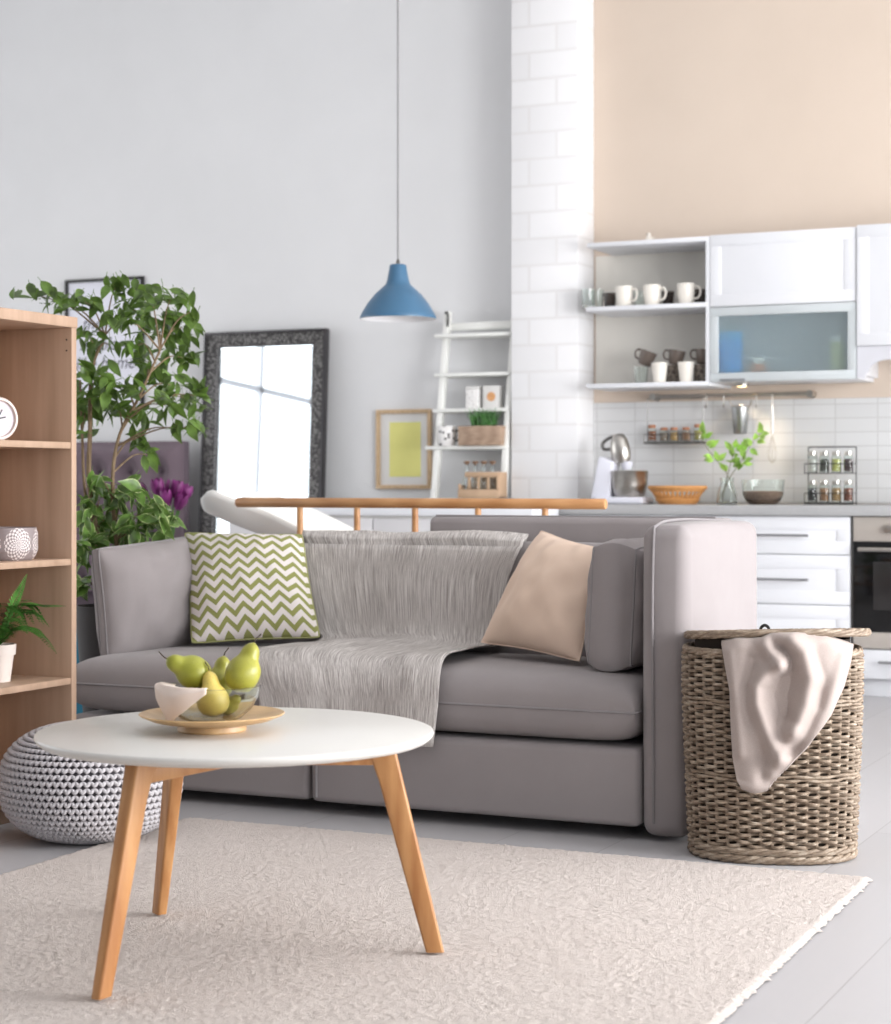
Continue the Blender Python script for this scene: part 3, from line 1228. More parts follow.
TLx = [(0, 722), (0.12, 725), (0.35, 731), (0.6, 732), (0.85, 734), (1, 738)]
TRx = [(0, 852), (0.12, 849), (0.3, 842), (0.5, 829), (0.7, 810), (0.88, 789), (1, 772)]
TTy = [(0, 642), (0.1, 638), (0.3, 637), (0.4, 631), (0.55, 628), (0.75, 632), (0.92, 640), (1, 646)]
TBy = [(0, 781), (0.15, 788), (0.5, 791), (0.85, 788), (1, 779)]
FOLDS = [  # polyline in the plane of the basket front, width, height
    ([(768, 628), (788, 634), (803, 650), (809, 676), (805, 702), (794, 728)], 10, 0.042),
    ([(762, 636), (770, 650), (780, 662)], 7, 0.032),
    ([(780, 662), (766, 671), (757, 684), (757, 702), (766, 726), (778, 754)], 8, 0.034),
    ([(742, 640), (740, 680), (745, 730), (754, 780)], 13, 0.012),
    ([(828, 640), (832, 680), (820, 720), (798, 762)], 15, 0.016),
    ([(785, 678), (781, 694), (787, 716)], 7, -0.018),
    ([(752, 658), (747, 690), (752, 720)], 6, -0.010),
    ([(816, 690), (808, 720), (792, 752)], 7, -0.008),
    ([(772, 640), (786, 650), (790, 664)], 6, -0.012),
    ([(730, 652), (737, 700), (741, 752)], 5, 0.008),
    ([(842, 656), (829, 700), (806, 746)], 6, 0.012),
    ([(792, 726), (784, 748), (772, 770)], 6, 0.011),
    ([(764, 746), (762, 776)], 5, -0.007),
    ([(812, 650), (822, 676), (818, 704)], 5, -0.007),
    ([(736, 782), (752, 786), (772, 785), (790, 768), (812, 742), (832, 706)], 3.2, 0.005),
]


def segd(p, a, b):
    ax, ay, bx_, by = *a, *b
    dx, dy = bx_ - ax, by - ay
    t_ = max(0, min(1, ((p[0] - ax) * dx + (p[1] - ay) * dy) / (dx * dx + dy * dy)))
    return math.hypot(p[0] - ax - dx * t_, p[1] - ay - dy * t_)


def fold(px, py):
    h = 0.0
    for line, w_, a in FOLDS:
        d = min(segd((px, py), p, q) for p, q in zip(line, line[1:]))
        h += a * math.exp(-(d / w_) ** 2)
    return h + 0.003 * nz(px * 0.04, py * 0.04)


def twl(u, v):
    back = 0.0
    if v < 0.16:
        back = (0.16 - v) / 0.16
        vv = 0.0
    else:
        vv = (v - 0.16) / 0.84
    px = lerp_tab(TLx, vv) + (lerp_tab(TRx, vv) - lerp_tab(TLx, vv)) * u
    py = lerp_tab(TTy, u) + (lerp_tab(TBy, u) - lerp_tab(TTy, u)) * vv
    s_ = (px - 772) * PXM
    z = EYE - (py - HY) * PXM
    e = 2 / 0.86
    q = max(0.0, 1 - (abs(s_) / (BA + 0.006)) ** e)
    dep = -(BB + 0.013) * q ** (1 / e)
    h = max(-0.007, fold(px, py)) * sstep(0, 0.1, vv + 0.03)
    dep -= h
    # gentle hang away from the wall lower down, over the rim and inside at the top
    dep -= 0.006 * sstep(0, 0.2, vv)
    if back:
        dep += 0.07 * back ** 0.8
        z -= 0.035 * back ** 2.2
        z = min(z, 0.549)
    elif vv < 0.06:
        dep += 0.004 * (0.06 - vv) / 0.06
    z = min(z, 0.582)
    p = V((bkc.x, bkc.y, 0)) + bvx * s_ + bvy * dep
    return V((p.x, p.y, z))


mb = MB().sheet(twl, 90, 100, 0.006)
tw = mb.build('blanket', M['towel'], origin=(bkc.x, bkc.y, 0.54), ang=180)
tag(tw, 'soft beige fleece blanket hanging out of the wicker basket', 'blanket')

# ================================================================== bookcase
FX, BXB = -3.374, -3.66
Y0b, Y1b = 3.70, 4.612
bs = thing('bookcase', (-3.5, 4.15, 0), 'pale beech open bookcase left of the sofa', 'bookcase')
TOPZ = 1.445
pt = MB().box(BXB, FX, Y1b - 0.024, Y1b, 0, TOPZ - 0.032, 0.0015)
sp_ = pt.build('side_panel', M['book_wood'], bs)
hm = MB()
for zz in (1.378, 1.346):
    hm = MB()
    hm.lathe([(0, 0), (0.0026, 0), (0.0026, 0.0012), (0, 0.0012)], 10, M=Matrix.Translation((FX - 0.018, Y1b - 0.024, zz)) @ Matrix.Rotation(R(90), 4, 'X'))
    hm.build('pin_hole', M['black'], sp_)
MB().box(BXB, FX, Y0b, Y0b + 0.024, 0, TOPZ - 0.032, 0.0015).build('side_panel', M['book_wood'], bs)
MB().box(BXB, FX + 0.002, Y0b - 0.004, Y1b + 0.003, TOPZ - 0.032, TOPZ, 0.002).build('top', M['book_wood'], bs)
SH = (0.383, 0.733, 1.076)
for zz in (0.06, *SH):
    MB().box(BXB + 0.008, FX - 0.003, Y0b + 0.024, Y1b - 0.024, zz - 0.019, zz, 0.0012).build('shelf', M['book_wood'], bs)
MB().box(BXB, BXB + 0.006, Y0b + 0.01, Y1b - 0.01, 0.03, TOPZ - 0.03, 0).build('back_panel', M['book_wood'], bs)
MB().box(FX - 0.03, FX - 0.012, Y0b + 0.024, Y1b - 0.024, 0, 0.041, 0.001).build('plinth', M['book_wood'], bs)

# clock on the upper shelf
cx = atX(-4, 420, -3.47)
ck = thing('table_clock', (cx.x, cx.y, SH[2]), 'small round white clock standing on the top bookcase shelf', 'clock', rz=R(66))
RC = 0.062
body = [(0, -0.018), (RC - 0.006, -0.018), (RC, -0.012), (RC + 0.001, 0.012), (RC - 0.003, 0.0185), (RC - 0.008, 0.018), (RC - 0.010, 0.008), (0, 0.008)]
Mx = Matrix.Translation((cx.x, cx.y, SH[2] + RC + 0.002)) @ Matrix.Rotation(R(90), 4, 'X') @ Matrix.Scale(1.08, 4, (1, 0, 0))
MC = Matrix.Translation((cx.x, cx.y, SH[2] + RC + 0.001)) @ Matrix.Rotation(R(90), 4, 'X')
MB().lathe(body, 48, M=MC).build('case', plain('clock_case', (222, 206, 198), 0.4), ck)
MB().lathe([(0, 0.0081), (RC - 0.011, 0.0081), (RC - 0.011, 0.0092), (0, 0.0092)], 48, M=MC).build('dial', plain('clock_dial', (206, 196, 204), 0.5), ck)
hd = MB()
for ang, ln, wd in ((62, 0.030, 0.0035), (12, 0.026, 0.0042)):
    mm = MC @ Matrix.Rotation(R(ang), 4, 'Z')
    hd.box(-0.006, ln, -wd / 2, wd / 2, 0.0105, 0.0115, 0.0004, M=mm)
hd.lathe([(0, 0.009), (0.004, 0.009), (0.004, 0.0125), (0, 0.0125)], 16, M=MC)
hd.build('hands', M['black'], ck)
tk = MB()
for k in range(12):
    mm = MC @ Matrix.Rotation(2 * PI * k / 12, 4, 'Z')
    tk.box(RC - 0.020, RC - 0.014, -0.0008, 0.0008, 0.0092, 0.0097, 0, M=mm)
tk.build('hour_marks', M['grey_metal'], ck)
MB().box(cx.x - 0.02, cx.x + 0.02, cx.y - 0.014, cx.y + 0.014, SH[2], SH[2] + 0.006, 0.002).build('foot', M['white2'], ck)

# patterned bowl on the middle shelf
bx_ = atX(7, 545, -3.49)
t = NT('embossed_silver')
tc = t.t.nodes.new('ShaderNodeTexCoord')
sp2 = t.t.nodes.new('ShaderNodeSeparateXYZ')
t.l(tc.outputs['UV'], sp2.inputs[0])
du = t.math('SUBTRACT', t.math('FRACT', t.math('MULTIPLY', sp2.outputs['X'], 6.0)), 0.5)
dv = t.math('MULTIPLY', t.math('SUBTRACT', sp2.outputs['Y'], 0.5), 0.9)
rad = t.math('SQRT', t.math('ADD', t.math('MULTIPLY', du, du), t.math('MULTIPLY', dv, dv)))
an = t.math('ARCTAN2', dv, du)
rings = t.math('SINE', t.math('MULTIPLY', rad, 52))
spokes = t.math('SINE', t.math('MULTIPLY', an, 14))
pat = t.math('MULTIPLY', t.math('GREATER_THAN', t.math('MULTIPLY', rings, spokes), 0.05), t.math('LESS_THAN', rad, 0.45))
t.color(t.mix(pat, (142, 130, 130), (222, 212, 210)))
t.bump(pat, 0.5, 0.002)
t.set(Roughness=0.5, Metallic=0.1)
BRr, BHh = 0.088, 0.094
mb = MB()


def bowlf(u, v):
    th_ = 2 * PI * u
    r = BRr * (0.80 + 0.2 * min(1, v * 3.2) ** 0.6) if v < 0.32 else BRr * (1 - 0.05 * sstep(0.8, 1, v))
    return V((bx_.x + r * math.cos(th_), bx_.y + r * math.sin(th_), SH[1] + BHh * v))


mb.surf(bowlf, 64, 20, cu=True)
mb.lathe([(0, 0.004), (BRr * 0.78, 0.004), (BRr * 0.9, 0.03), (BRr * 0.93, BHh)], 64, (bx_.x, bx_.y, SH[1]))
mb.lathe([(0, 0), (BRr * 0.8, 0)], 64, (bx_.x, bx_.y, SH[1]))
mb.lathe([(BRr * 0.93, BHh), (BRr * 0.95, BHh + 0.001)], 64, (bx_.x, bx_.y, SH[1]))
bo = mb.build('patterned_bowl', t.m, origin=(bx_.x, bx_.y, SH[1]), recalc=False)
tag(bo, 'silvery bowl with a rosette pattern on the bookcase shelf above the fern', 'bowl')

# fern
fc = atX(-1, 665, -3.50)
fn = thing('potted_fern', (fc.x, fc.y, SH[0]), 'green fern in a white flowerpot on the lowest visible bookcase shelf', 'potted plant')
PHt = 0.108
MB().lathe([(0, 0), (0.032, 0), (0.042, PHt * 0.72), (0.047, PHt * 0.72), (0.049, PHt), (0.044, PHt), (0.040, PHt * 0.86), (0, PHt * 0.86)], 40, (fc.x, fc.y, SH[0])).build('flowerpot', plain('white_terracotta', (228, 216, 208), 0.7), fn)
MB().lathe([(0, PHt * 0.86), (0.041, PHt * 0.86), (0.03, PHt * 0.92), (0, PHt * 0.95)], 24, (fc.x, fc.y, SH[0])).build('soil', plain('soil', (50, 40, 32), 1.0, bump=0.5, bs=90, bd=0.004), fn)


def leafmat(name, mid, edge, w0=0.60):
    t = NT(name)
    tc = t.t.nodes.new('ShaderNodeTexCoord')
    sp_ = t.t.nodes.new('ShaderNodeSeparateXYZ')
    t.l(tc.outputs['UV'], sp_.inputs[0])
    d = t.math('ABSOLUTE', t.math('SUBTRACT', t.math('MULTIPLY', sp_.outputs['X'], 2.0), 1.0))
    nn = t.noise(t.coord(), 45, 3)
    k = t.math('ADD', d, t.math('MULTIPLY', t.math('SUBTRACT', nn, 0.5), 0.9))
    big = t.noise(t.coord(), 22, 2)
    m1 = t.ramp(big, [(0.3, tuple(int(x * 0.62) for x in mid)), (0.7, tuple(min(255, int(x * 1.38)) for x in mid))])
    fac = t.math('MULTIPLY', t.math('GREATER_THAN', k, w0), 0.9)
    t.color(t.mix(fac, m1, edge))
    t.set(Roughness=0.38)
    # thin leaves let some light through
    tr = t.t.nodes.new('ShaderNodeBsdfTranslucent')
    tr.inputs[0].default_value = lin(tuple(min(255, int(x * 1.25)) for x in mid))
    ms = t.t.nodes.new('ShaderNodeMixShader')
    ms.inputs[0].default_value = 0.26
    out = t.t.nodes['Material Output']
    t.l(t.b.outputs[0], ms.inputs[1])
    t.l(tr.outputs[0], ms.inputs[2])
    t.l(ms.outputs[0], out.inputs[0])
    return t.m


M['fern'] = leafmat('fern_leaf', (72, 118, 52), (96, 142, 66), 0.9)
M['ficus'] = leafmat('ficus_leaf', (80, 104, 46), (150, 172, 80), 1.0)


def leaf(mb, P, d, up, L, W, nrow=6, curl=0.25, fold_=0.25):
    d = V(d).normalized()
    s_ = d.cross(V(up))
    if s_.length < 1e-3:
        s_ = d.cross(V((1, 0.3, 0)))
    s_.normalize()
    n = s_.cross(d).normalized()
    rws = []
    for i in range(nrow + 1):
        t_ = i / nrow
        w_ = W * 0.5 * (math.sin(PI * t_ ** 0.8) ** 1.15 if 0 < t_ < 1 else 0.0)
        c = P + d * L * t_ - n * curl * L * t_ * t_ * 0.5
        rr = []
        for k in (-1, -0.62, 0, 0.62, 1):
            rr.append(mb.bm.verts.new(c + s_ * w_ * k + n * (fold_ * w_ * abs(k))))
        rws.append(rr)
    for i in range(nrow):
        for k in range(4):
            f_ = mb.bm.faces.new((rws[i][k], rws[i][k + 1], rws[i + 1][k + 1], rws[i + 1][k]))
            us = (0.0, 0.19, 0.5, 0.81, 1.0)
            for lp, (uu, vv) in zip(f_.loops, ((us[k], i / nrow), (us[k + 1], i / nrow), (us[k + 1], (i + 1) / nrow), (us[k], (i + 1) / nrow))):
                lp[mb.uv].uv = (uu, vv)


def frond(mb, pts, W, n=26, up=(0, 0, 1)):
    P = spline(pts, 10)
    mb.tube(P, [0.0012 * (1 - 0.7 * i / len(P)) for i in range(len(P))], 5)
    m_ = len(P) - 1
    for i in range(n):
        t_ = (i + 1.5) / (n + 1)
        q = t_ * m_
        a = min(m_ - 1, int(q))
        c = P[a].lerp(P[a + 1], q - a)
        d = (P[a + 1] - P[a]).normalized()
        s_ = d.cross(V(up)).normalized()
        L = 1.45 * W * math.sin(PI * min(1, 0.12 + 0.88 * t_)) ** 0.6 * (1 - 0.45 * t_)
        for sg in (-1, 1):
            leaf(mb, c, s_ * sg + d * 0.35 + V((0, 0, -0.12)), V(up), L, L * 0.36 + 0.0035, 3, 0.2, 0.1)


mb = MB()
f0 = V((fc.x, fc.y, SH[0] + PHt * 0.95))


def fpx(px, py, dx=0.0):
    return atX(px, py, -3.45 + dx)


frond(mb, [f0, fpx(22, 606, 0.02), fpx(44, 605, 0.06), fpx(66, 606, 0.10)], 0.030, 28)
frond(mb, [f0, fpx(20, 626, 0.02), fpx(40, 634, 0.05), fpx(57, 654, 0.06)], 0.026, 26)
frond(mb, [f0, fpx(10, 612), fpx(20, 592), fpx(27, 574)], 0.024, 24, (1, 0.2, 0.1))
frond(mb, [f0, fpx(8, 615, -0.04), fpx(18, 602, -0.05), fpx(32, 600, -0.06)], 0.026, 24)
for k in range(34):
    a = 2 * PI * k / 34 + rnd.uniform(-0.2, 0.2)
    ln = rnd.uniform(0.08, 0.17)
    hh = rnd.uniform(0.04, 0.12)
    d = V((math.cos(a), math.sin(a), 0))
    if d.x < -0.4:
        ln *= 0.55
    frond(mb, [f0, f0 + d * ln * 0.35 + V((0, 0, hh)), f0 + d * ln * 0.75 + V((0, 0, hh * 1.05)), f0 + d * ln + V((0, 0, hh * 0.6))], 0.024, 18)
mb.build('fronds', M['fern'], fn, ang=80, recalc=False)

# ================================================================== ficus
FD = 6.32
fb = atD(111, HY, FD)
fi = thing('ficus_tree', (fb.x, fb.y, 0), 'tall green ficus in a dark pot behind the open end of the sofa', 'potted plant')
MB().lathe([(0, 0), (0.072, 0), (0.078, 0.004), (0.118, 0.55), (0.112, 0.55), (0.108, 0.52), (0, 0.52)], 40, (fb.x, fb.y, 0)).build('plant_pot', plain('dark_pot', (58, 54, 54), 0.6), fi)
MB().lathe([(0, 0.518), (0.109, 0.518), (0.06, 0.53), (0, 0.535)], 24, (fb.x, fb.y, 0)).build('soil', plain('dark_soil', (46, 38, 30), 1.0, bump=0.6, bs=80, bd=0.005), fi)
bark = wood('ficus_bark', (98, 80, 60), (146, 124, 96), (20, 20, 3), 0.8, 8)


def tp(px, py, dd=0.0):
    return atD(px, py, FD + dd)


tops = []
for pts, r0 in (([V((fb.x + 0.02, fb.y, 0.51)), tp(91, 500), tp(90, 430), tp(92, 370, 0.05), tp(105, 335, 0.08)], 0.0105),
                ([V((fb.x - 0.02, fb.y, 0.51)), tp(86, 500, 0.05), tp(82, 430, 0.04), tp(80, 380, 0.03)], 0.007),
                ([V((fb.x + 0.04, fb.y + 0.02, 0.51)), tp(113, 500, -0.05), tp(118, 440, -0.05), tp(140, 395, -0.05), tp(160, 350, -0.02)], 0.008)):
    P = spline(pts, 8)
    MB().tube(P, [r0 * (1 - 0.55 * i / len(P)) for i in range(len(P))], 10).build('trunk', bark, fi)
    tops.append(P)
UP_CL = [(40, 296, 20, 8, 12), (62, 304, 22, 9, 16), (85, 302, 14, 8, 9), (115, 288, 18, 9, 11), (118, 318, 16, 14, 14), (140, 310, 24, 20, 24), (150, 295, 16, 12, 10),
         (170, 300, 16, 12, 9), (190, 312, 9, 14, 6), (182, 328, 20, 18, 18), (160, 332, 22, 20, 24), (138, 345, 16, 14, 12), (150, 362, 20, 16, 20), (184, 358, 14, 12, 10),
         (172, 385, 22, 14, 18), (190, 398, 16, 16, 14), (165, 405, 18, 12, 14), (202, 396, 8, 14, 7), (178, 428, 8, 6, 4), (197, 428, 9, 9, 7), (122, 388, 22, 12, 18),
         (98, 395, 18, 18, 24), (88, 412, 12, 14, 16), (86, 372, 10, 12, 8), (108, 372, 10, 12, 6), (90, 340, 12, 14, 10), (118, 412, 18, 10, 12), (142, 415, 14, 10, 10),
         (138, 440, 10, 10, 7), (150, 455, 6, 12, 6), (82, 432, 6, 6, 4), (78, 395, 5, 16, 7), (110, 345, 14, 10, 6)]
LO_CL = [(100, 500, 20, 14, 14), (125, 498, 22, 14, 16), (150, 512, 18, 14, 16), (170, 523, 10, 7, 6), (110, 520, 24, 14, 22), (138, 528, 24, 14, 22), (88, 520, 10, 18, 14),
         (84, 550, 7, 16, 12), (82, 582, 5, 14, 10), (95, 545, 12, 16, 14), (120, 545, 20, 12, 14), (150, 543, 14, 9, 8), (97, 482, 8, 10, 4), (132, 482, 7, 10, 4)]
lv, lv2 = MB(), MB()


def nearest(p, lines, below):
    best = None
    for ln in lines:
        for q in ln:
            if q.z > p.z + below:
                continue
            d = (q - p).length
            if best is None or d < best[0]:
                best = (d, q)
    return best[1] if best else lines[0][-1]


def grow(cls, out, spread, Lm):
    for (px, py, rx, ry, n) in cls:
        dd = rnd.uniform(-0.16, 0.16) * spread
        c = tp(px, py, dd)
        src = nearest(c, tops, -0.05)
        mid = src.lerp(c, 0.55) + V((0, 0, 0.025))
        P = spline([src, mid, c], 5)
        MB().tube(P, [0.0034 * (1 - 0.65 * i / len(P)) for i in range(len(P))], 6).build('branch', bark, fi, ang=80, recalc=False)
        m = FD / F
        for k in range(int(n * 1.3)):
            a, q = rnd.uniform(0, 2 * PI), math.sqrt(rnd.random())
            off = camx * (rx * m * q * math.cos(a)) + V((0, 0, ry * m * q * math.sin(a))) + camy * rnd.gauss(0, 0.06) * spread
            p = c + off
            outw = off.normalized() if off.length > 1e-4 else V((1, 0, 0))
            d = outw * 0.55 + camx * rnd.uniform(-0.7, 0.7) + camy * rnd.uniform(-0.6, 0.45) + V((0, 0, rnd.uniform(-1.05, 0.35)))
            d.normalize()
            L = Lm * rnd.uniform(0.75, 1.18)
            pb = p - d * L * 0.5
            st_ = pb - d * L * 0.25 + (c - pb) * 0.06
            out.tube([st_, pb, pb + d * 0.004], [0.0012, 0.001, 0.0008], 4, caps=False)
            upv = V((rnd.uniform(-0.5, 0.5), rnd.uniform(-0.9, 0.1), rnd.uniform(0.2, 1.0)))
            leaf(out, pb, d, upv, L, L * rnd.uniform(0.40, 0.5), 6, rnd.uniform(0.05, 0.5), rnd.uniform(0.1, 0.4))


grow(UP_CL, lv, 1.0, 0.070)
grow(LO_CL, lv2, 0.7, 0.084)
lv.build('foliage', M['ficus'], fi, ang=80, recalc=False)
M['ficus2'] = leafmat('ficus_leaf_bush', (86, 114, 54), (190, 202, 140), 0.88)
lv2.build('foliage', M['ficus2'], fi, ang=80, recalc=False)
# ================================================================== behind the sofa, against the back wall
def X9(px):
    return xat(px, WY)


# teal stool glimpsed between bookcase and sofa
tp_ = atD(66, HY, 7.3)
ts = thing('teal_stool', (tp_.x, tp_.y, 0), 'teal upholstered stool half hidden between bookcase and ficus pot', 'stool')
MB().lathe([(0, 0.06), (0.165, 0.06), (0.18, 0.08), (0.18, 0.40), (0.172, 0.43), (0, 0.445)], 40, (tp_.x, tp_.y, 0)).build('seat', fabric('teal_fabric', (58, 122, 148), 700, 8), ts, ang=60)
for k in range(4):
    a = PI / 4 + k * PI / 2
    MB().lathe([(0, 0), (0.012, 0), (0.017, 0.065), (0, 0.065)], 12, (tp_.x + 0.13 * math.cos(a), tp_.y + 0.13 * math.sin(a), 0)).build('leg', M['oak'], ts)

# headboard
HBY = 8.95
hx0, hx1 = xat(-40, HBY), xat(184, HBY)
hz = atY(184, 441, HBY).z
hb = thing('headboard', ((hx0 + hx1) / 2, HBY, 0), 'dark mauve buttoned headboard behind the ficus', 'bed headboard')


def tuft(u, v):
    x, z = hx0 + (hx1 - hx0) * u, 0.35 + (hz - 0.35) * v
    gx, gz = (x - hx1 + 0.14) / 0.21, (z - hz + 0.17) / 0.2
    d = 9
    for i in range(-1, 2):
        for j in range(-1, 2):
            jj = math.floor(gz) + j
            sh = 0.5 if jj % 2 else 0.0
            ii = math.floor(gx - sh) + i + sh
            d = min(d, math.hypot((gx - ii) * 0.21, (gz - jj) * 0.2))
    e = min(u * (hx1 - hx0), (1 - u) * (hx1 - hx0), (1 - v) * 0.9)
    return V((x, HBY - 0.08 * sstep(0, 0.07, e) * (0.1 + 0.9 * sstep(0, 0.11, d)), z))


mb = MB().surf(tuft, 120, 80)
mb.build('tufted_panel', fabric('mauve_velvet', (112, 98, 106), 600, 6), hb, ang=180, recalc=False)
MB().box(hx0, hx1, HBY, HBY + 0.06, 0.0, hz, 0.01).build('frame', fabric('mauve_velvet_frame', (100, 88, 96), 600, 5), hb)
bmat = fabric('mauve_button', (92, 80, 88), 600, 5)
for jj in range(0, -5, -1):
    for i in range(0, 14):
        x = hx1 - 0.14 - (i + (0.5 if jj % 2 else 0)) * 0.21 + (0.21 if jj % 2 else 0)
        z = hz - 0.17 + jj * 0.2
        if hx0 + 0.08 < x < hx1 - 0.06 and z > 0.4:
            MB().lathe([(0, 0.012), (0.010, 0.008), (0.013, 0), (0, 0)], 10, M=Matrix.Translation((x, HBY - 0.014, z)) @ Matrix.Rotation(R(90), 4, 'X')).build('button', bmat, hb)


# picture frames
def frame_thing(name, label, cat, p0, p1, p2, p3, fw, depth, mf, mm, inset=0.0):
    """p0..p3 = lower left, lower right, upper right, upper left in the wall plane"""
    c = (V(p0) + V(p1)) / 2
    root = thing(name, c, label, cat)
    ex, ez = (V(p1) - V(p0)), (V(p3) - V(p0))
    w_, h_ = ex.length, ez.length
    ex.normalize()
    ez.normalize()
    en = ex.cross(ez).normalized()
    B = Matrix((ex, ez, en)).transposed().to_4x4()
    B.translation = V(p0)
    fm = MB()
    for a, b2, c2, d in ((0, w_, 0, fw), (0, w_, h_ - fw, h_)):
        fm.box(a, b2, c2, d, 0, depth, 0.003, M=B)
    for a, b2 in ((0, fw), (w_ - fw, w_)):
        fm.box(a, b2, fw * 0.9, h_ - fw * 0.9, 0, depth, 0.003, M=B)
    fm.build('frame', mf, root)
    return root, B, w_, h_


p = [atY(67, 411, WY), atY(145, 411, WY), atY(145, 277, WY), atY(67, 280, WY)]
for q in p:
    q.y = WY
p[1].z = p[0].z
p[2].z = p[3].z = atY(105, 278.5, WY).z
po, B, w_, h_ = frame_thing('framed_poster', 'black framed poster with lettering on the wall behind the ficus', 'framed poster', *p, 0.018, 0.024, M['black'], None)
MB().box(0.012, w_ - 0.012, 0.012, h_ - 0.012, 0.001, 0.010, 0, M=B).build('print', plain('poster_paper', (228, 228, 238), 0.6, var=1), po)
ink = plain('poster_ink', (84, 84, 96), 0.7)


def text_part(body, size, loc_uv, B, z, parent, mat, shear=0.0, ext=0.0004):
    cu = bpy.data.curves.new('lettering', 'FONT')
    cu.body = body
    cu.size = size
    cu.align_x = 'CENTER'
    cu.shear = shear
    cu.extrude = ext
    o = bpy.data.objects.new('lettering', cu)
    COL.objects.link(o)
    dg = bpy.context.evaluated_depsgraph_get()
    dg.update()
    me = bpy.data.meshes.new_from_object(o.evaluated_get(dg))
    bpy.data.objects.remove(o)
    me.transform(B @ Matrix.Translation((loc_uv[0], loc_uv[1], z)))
    org = V((0, 0, 0))
    q = parent
    while q is not None:
        org += q.location
        q = q.parent
    me.transform(Matrix.Translation(-org))
    me.materials.clear()
    me.materials.append(mat)
    ob = bpy.data.objects.new('lettering', me)
    ob.parent = parent
    COL.objects.link(ob)
    return ob


for body, py in (('there is', 329), ('no place', 350), ('like home', 369)):
    zz = atY(105, py, WY).z - p[0].z
    text_part(body, 0.105, (w_ * 0.5, zz), B, 0.0102, po, ink, 0.3)

# mirror leaning on the wall
mb0, mb1, mt1, mt0 = atY(201, 508, 8.93), atY(326, 512, 8.93), atY(325, 331, 9.10), atY(206, 336, 9.10)
zb = 0.0
dirv = (mt0 - mb0)
for q, tq in ((mb0, mt0), (mb1, mt1)):
    k = (0.0 - tq.z) / (q.z - tq.z)
    nq = tq + (q - tq) * k
    q.x, q.y, q.z = nq.x, nq.y, nq.z
mx0, mx1 = (mb0.x + mt0.x) / 2, (mb1.x + mt1.x) / 2
ztop = (mt0.z + mt1.z) / 2
yb = 9.03
P0, P1, P2, P3 = V((mt0.x + 0.01, yb, 0.005)), V((mt1.x, yb, 0.005)), V((mt1.x, 9.10, ztop)), V((mt0.x + 0.025, 9.10, ztop))
t = NT('ornate_frame')
vv = t.n('ShaderNodeTexVoronoi', Scale=70.0)
t.l(t.coord(), vv.inputs['Vector'])
t.color(t.ramp(vv.outputs['Distance'], [(0.1, (150, 148, 146)), (0.6, (70, 68, 68))]))
t.bump(vv.outputs['Distance'], 0.8, 0.006)
t.set(Roughness=0.4, Metallic=0.6)
mi, B, w_, h_ = frame_thing('leaning_mirror', 'tall mirror in a dark ornate frame leaning on the wall', 'mirror', P0, P1, P2, P3, 0.072, 0.035, t.m, None)
om = MB()
for a, b2, c2, d in ((-0.012, w_ + 0.012, -0.0, 0.014), (-0.012, w_ + 0.012, h_ - 0.004, h_ + 0.012)):
    om.box(a, b2, c2, d, -0.005, 0.042, 0.003, M=B)
for a, b2 in ((-0.012, 0.004), (w_ - 0.004, w_ + 0.012)):
    om.box(a, b2, 0, h_, -0.005, 0.042, 0.003, M=B)
om.build('outer_moulding', plain('dark_silver', (74, 72, 74), 0.35, 0.7), mi)
n1_, n2_ = int(w_ / 0.018), int(h_ / 0.018)
bdm = plain('bead_silver', (150, 148, 148), 0.3, 0.9)
for sx in (0.078, w_ - 0.078):
    bm_ = MB()
    for k in range(n2_):
        z = 0.02 + k * 0.018
        if 0.085 < z < h_ - 0.085:
            bm_.lathe([(0, 0.006), (0.005, 0.004), (0.007, 0), (0, 0)], 6, M=B @ Matrix.Translation((sx, z, 0.034)))
    bm_.build('beading', bdm, mi)
t = NT('mirror_silver')
t.color((236, 242, 246))
t.set(Metallic=1.0, Roughness=0.02)
MB().box(0.06, w_ - 0.06, 0.06, h_ - 0.06, 0.004, 0.012, 0, M=B).build('mirror_glass', t.m, mi)

# yellow picture
p = [V((X9(377.5), WY, 0)), V((X9(432.5), WY, 0)), V((X9(432.5), WY, 0)), V((X9(377.5), WY, 0))]
za, zc = atY(405, 489, WY).z, atY(405, 409.5, WY).z
p[0].z = p[1].z = za
p[2].z = p[3].z = zc
yp, B, w_, h_ = frame_thing('framed_picture', 'picture with a plain yellow panel in a pale wood frame by the ladder shelf', 'framed picture', *p, 0.022, 0.024, M['pale_wood'], None)
MB().box(0.015, w_ - 0.015, 0.015, h_ - 0.015, 0.001, 0.008, 0, M=B).build('mount', M['white2'], yp)
MB().box(w_ * 0.235, w_ * 0.80, h_ * 0.155, h_ * 0.84, 0.008, 0.0095, 0, M=B).build('print', plain('yellow_print', (232, 228, 140), 0.7, var=3), yp)

# tulips in a vase behind the ficus
td = 7.9
tv = atD(168, HY, td)
vz = atD(168, 560, td).z
vs = thing('flower_vase', (tv.x, tv.y, 0), 'slim white floor vase holding the purple tulips behind the sofa', 'vase')
MB().lathe([(0, 0), (0.075, 0), (0.085, 0.02), (0.10, 0.3), (0.085, 0.5), (0.062, 0.62), (0.07, 0.66), (0.064, 0.66), (0.056, 0.62), (0.078, 0.5), (0, 0.45)], 40, (tv.x, tv.y, 0)).build('vessel', M['cream'], vs, ang=60)
M['petal'] = plain('tulip_petal', (108, 28, 96), 0.5, var=24, vs=22)
M['tstem'] = plain('tulip_stem', (86, 130, 62), 0.5)
tul = [(142, 487, 0.03), (158, 482, -0.02), (166, 492, -0.05), (176, 484, 0.0), (185, 488, 0.03), (180, 496, -0.04), (160, 497, 0.02), (170, 484, 0.05)]
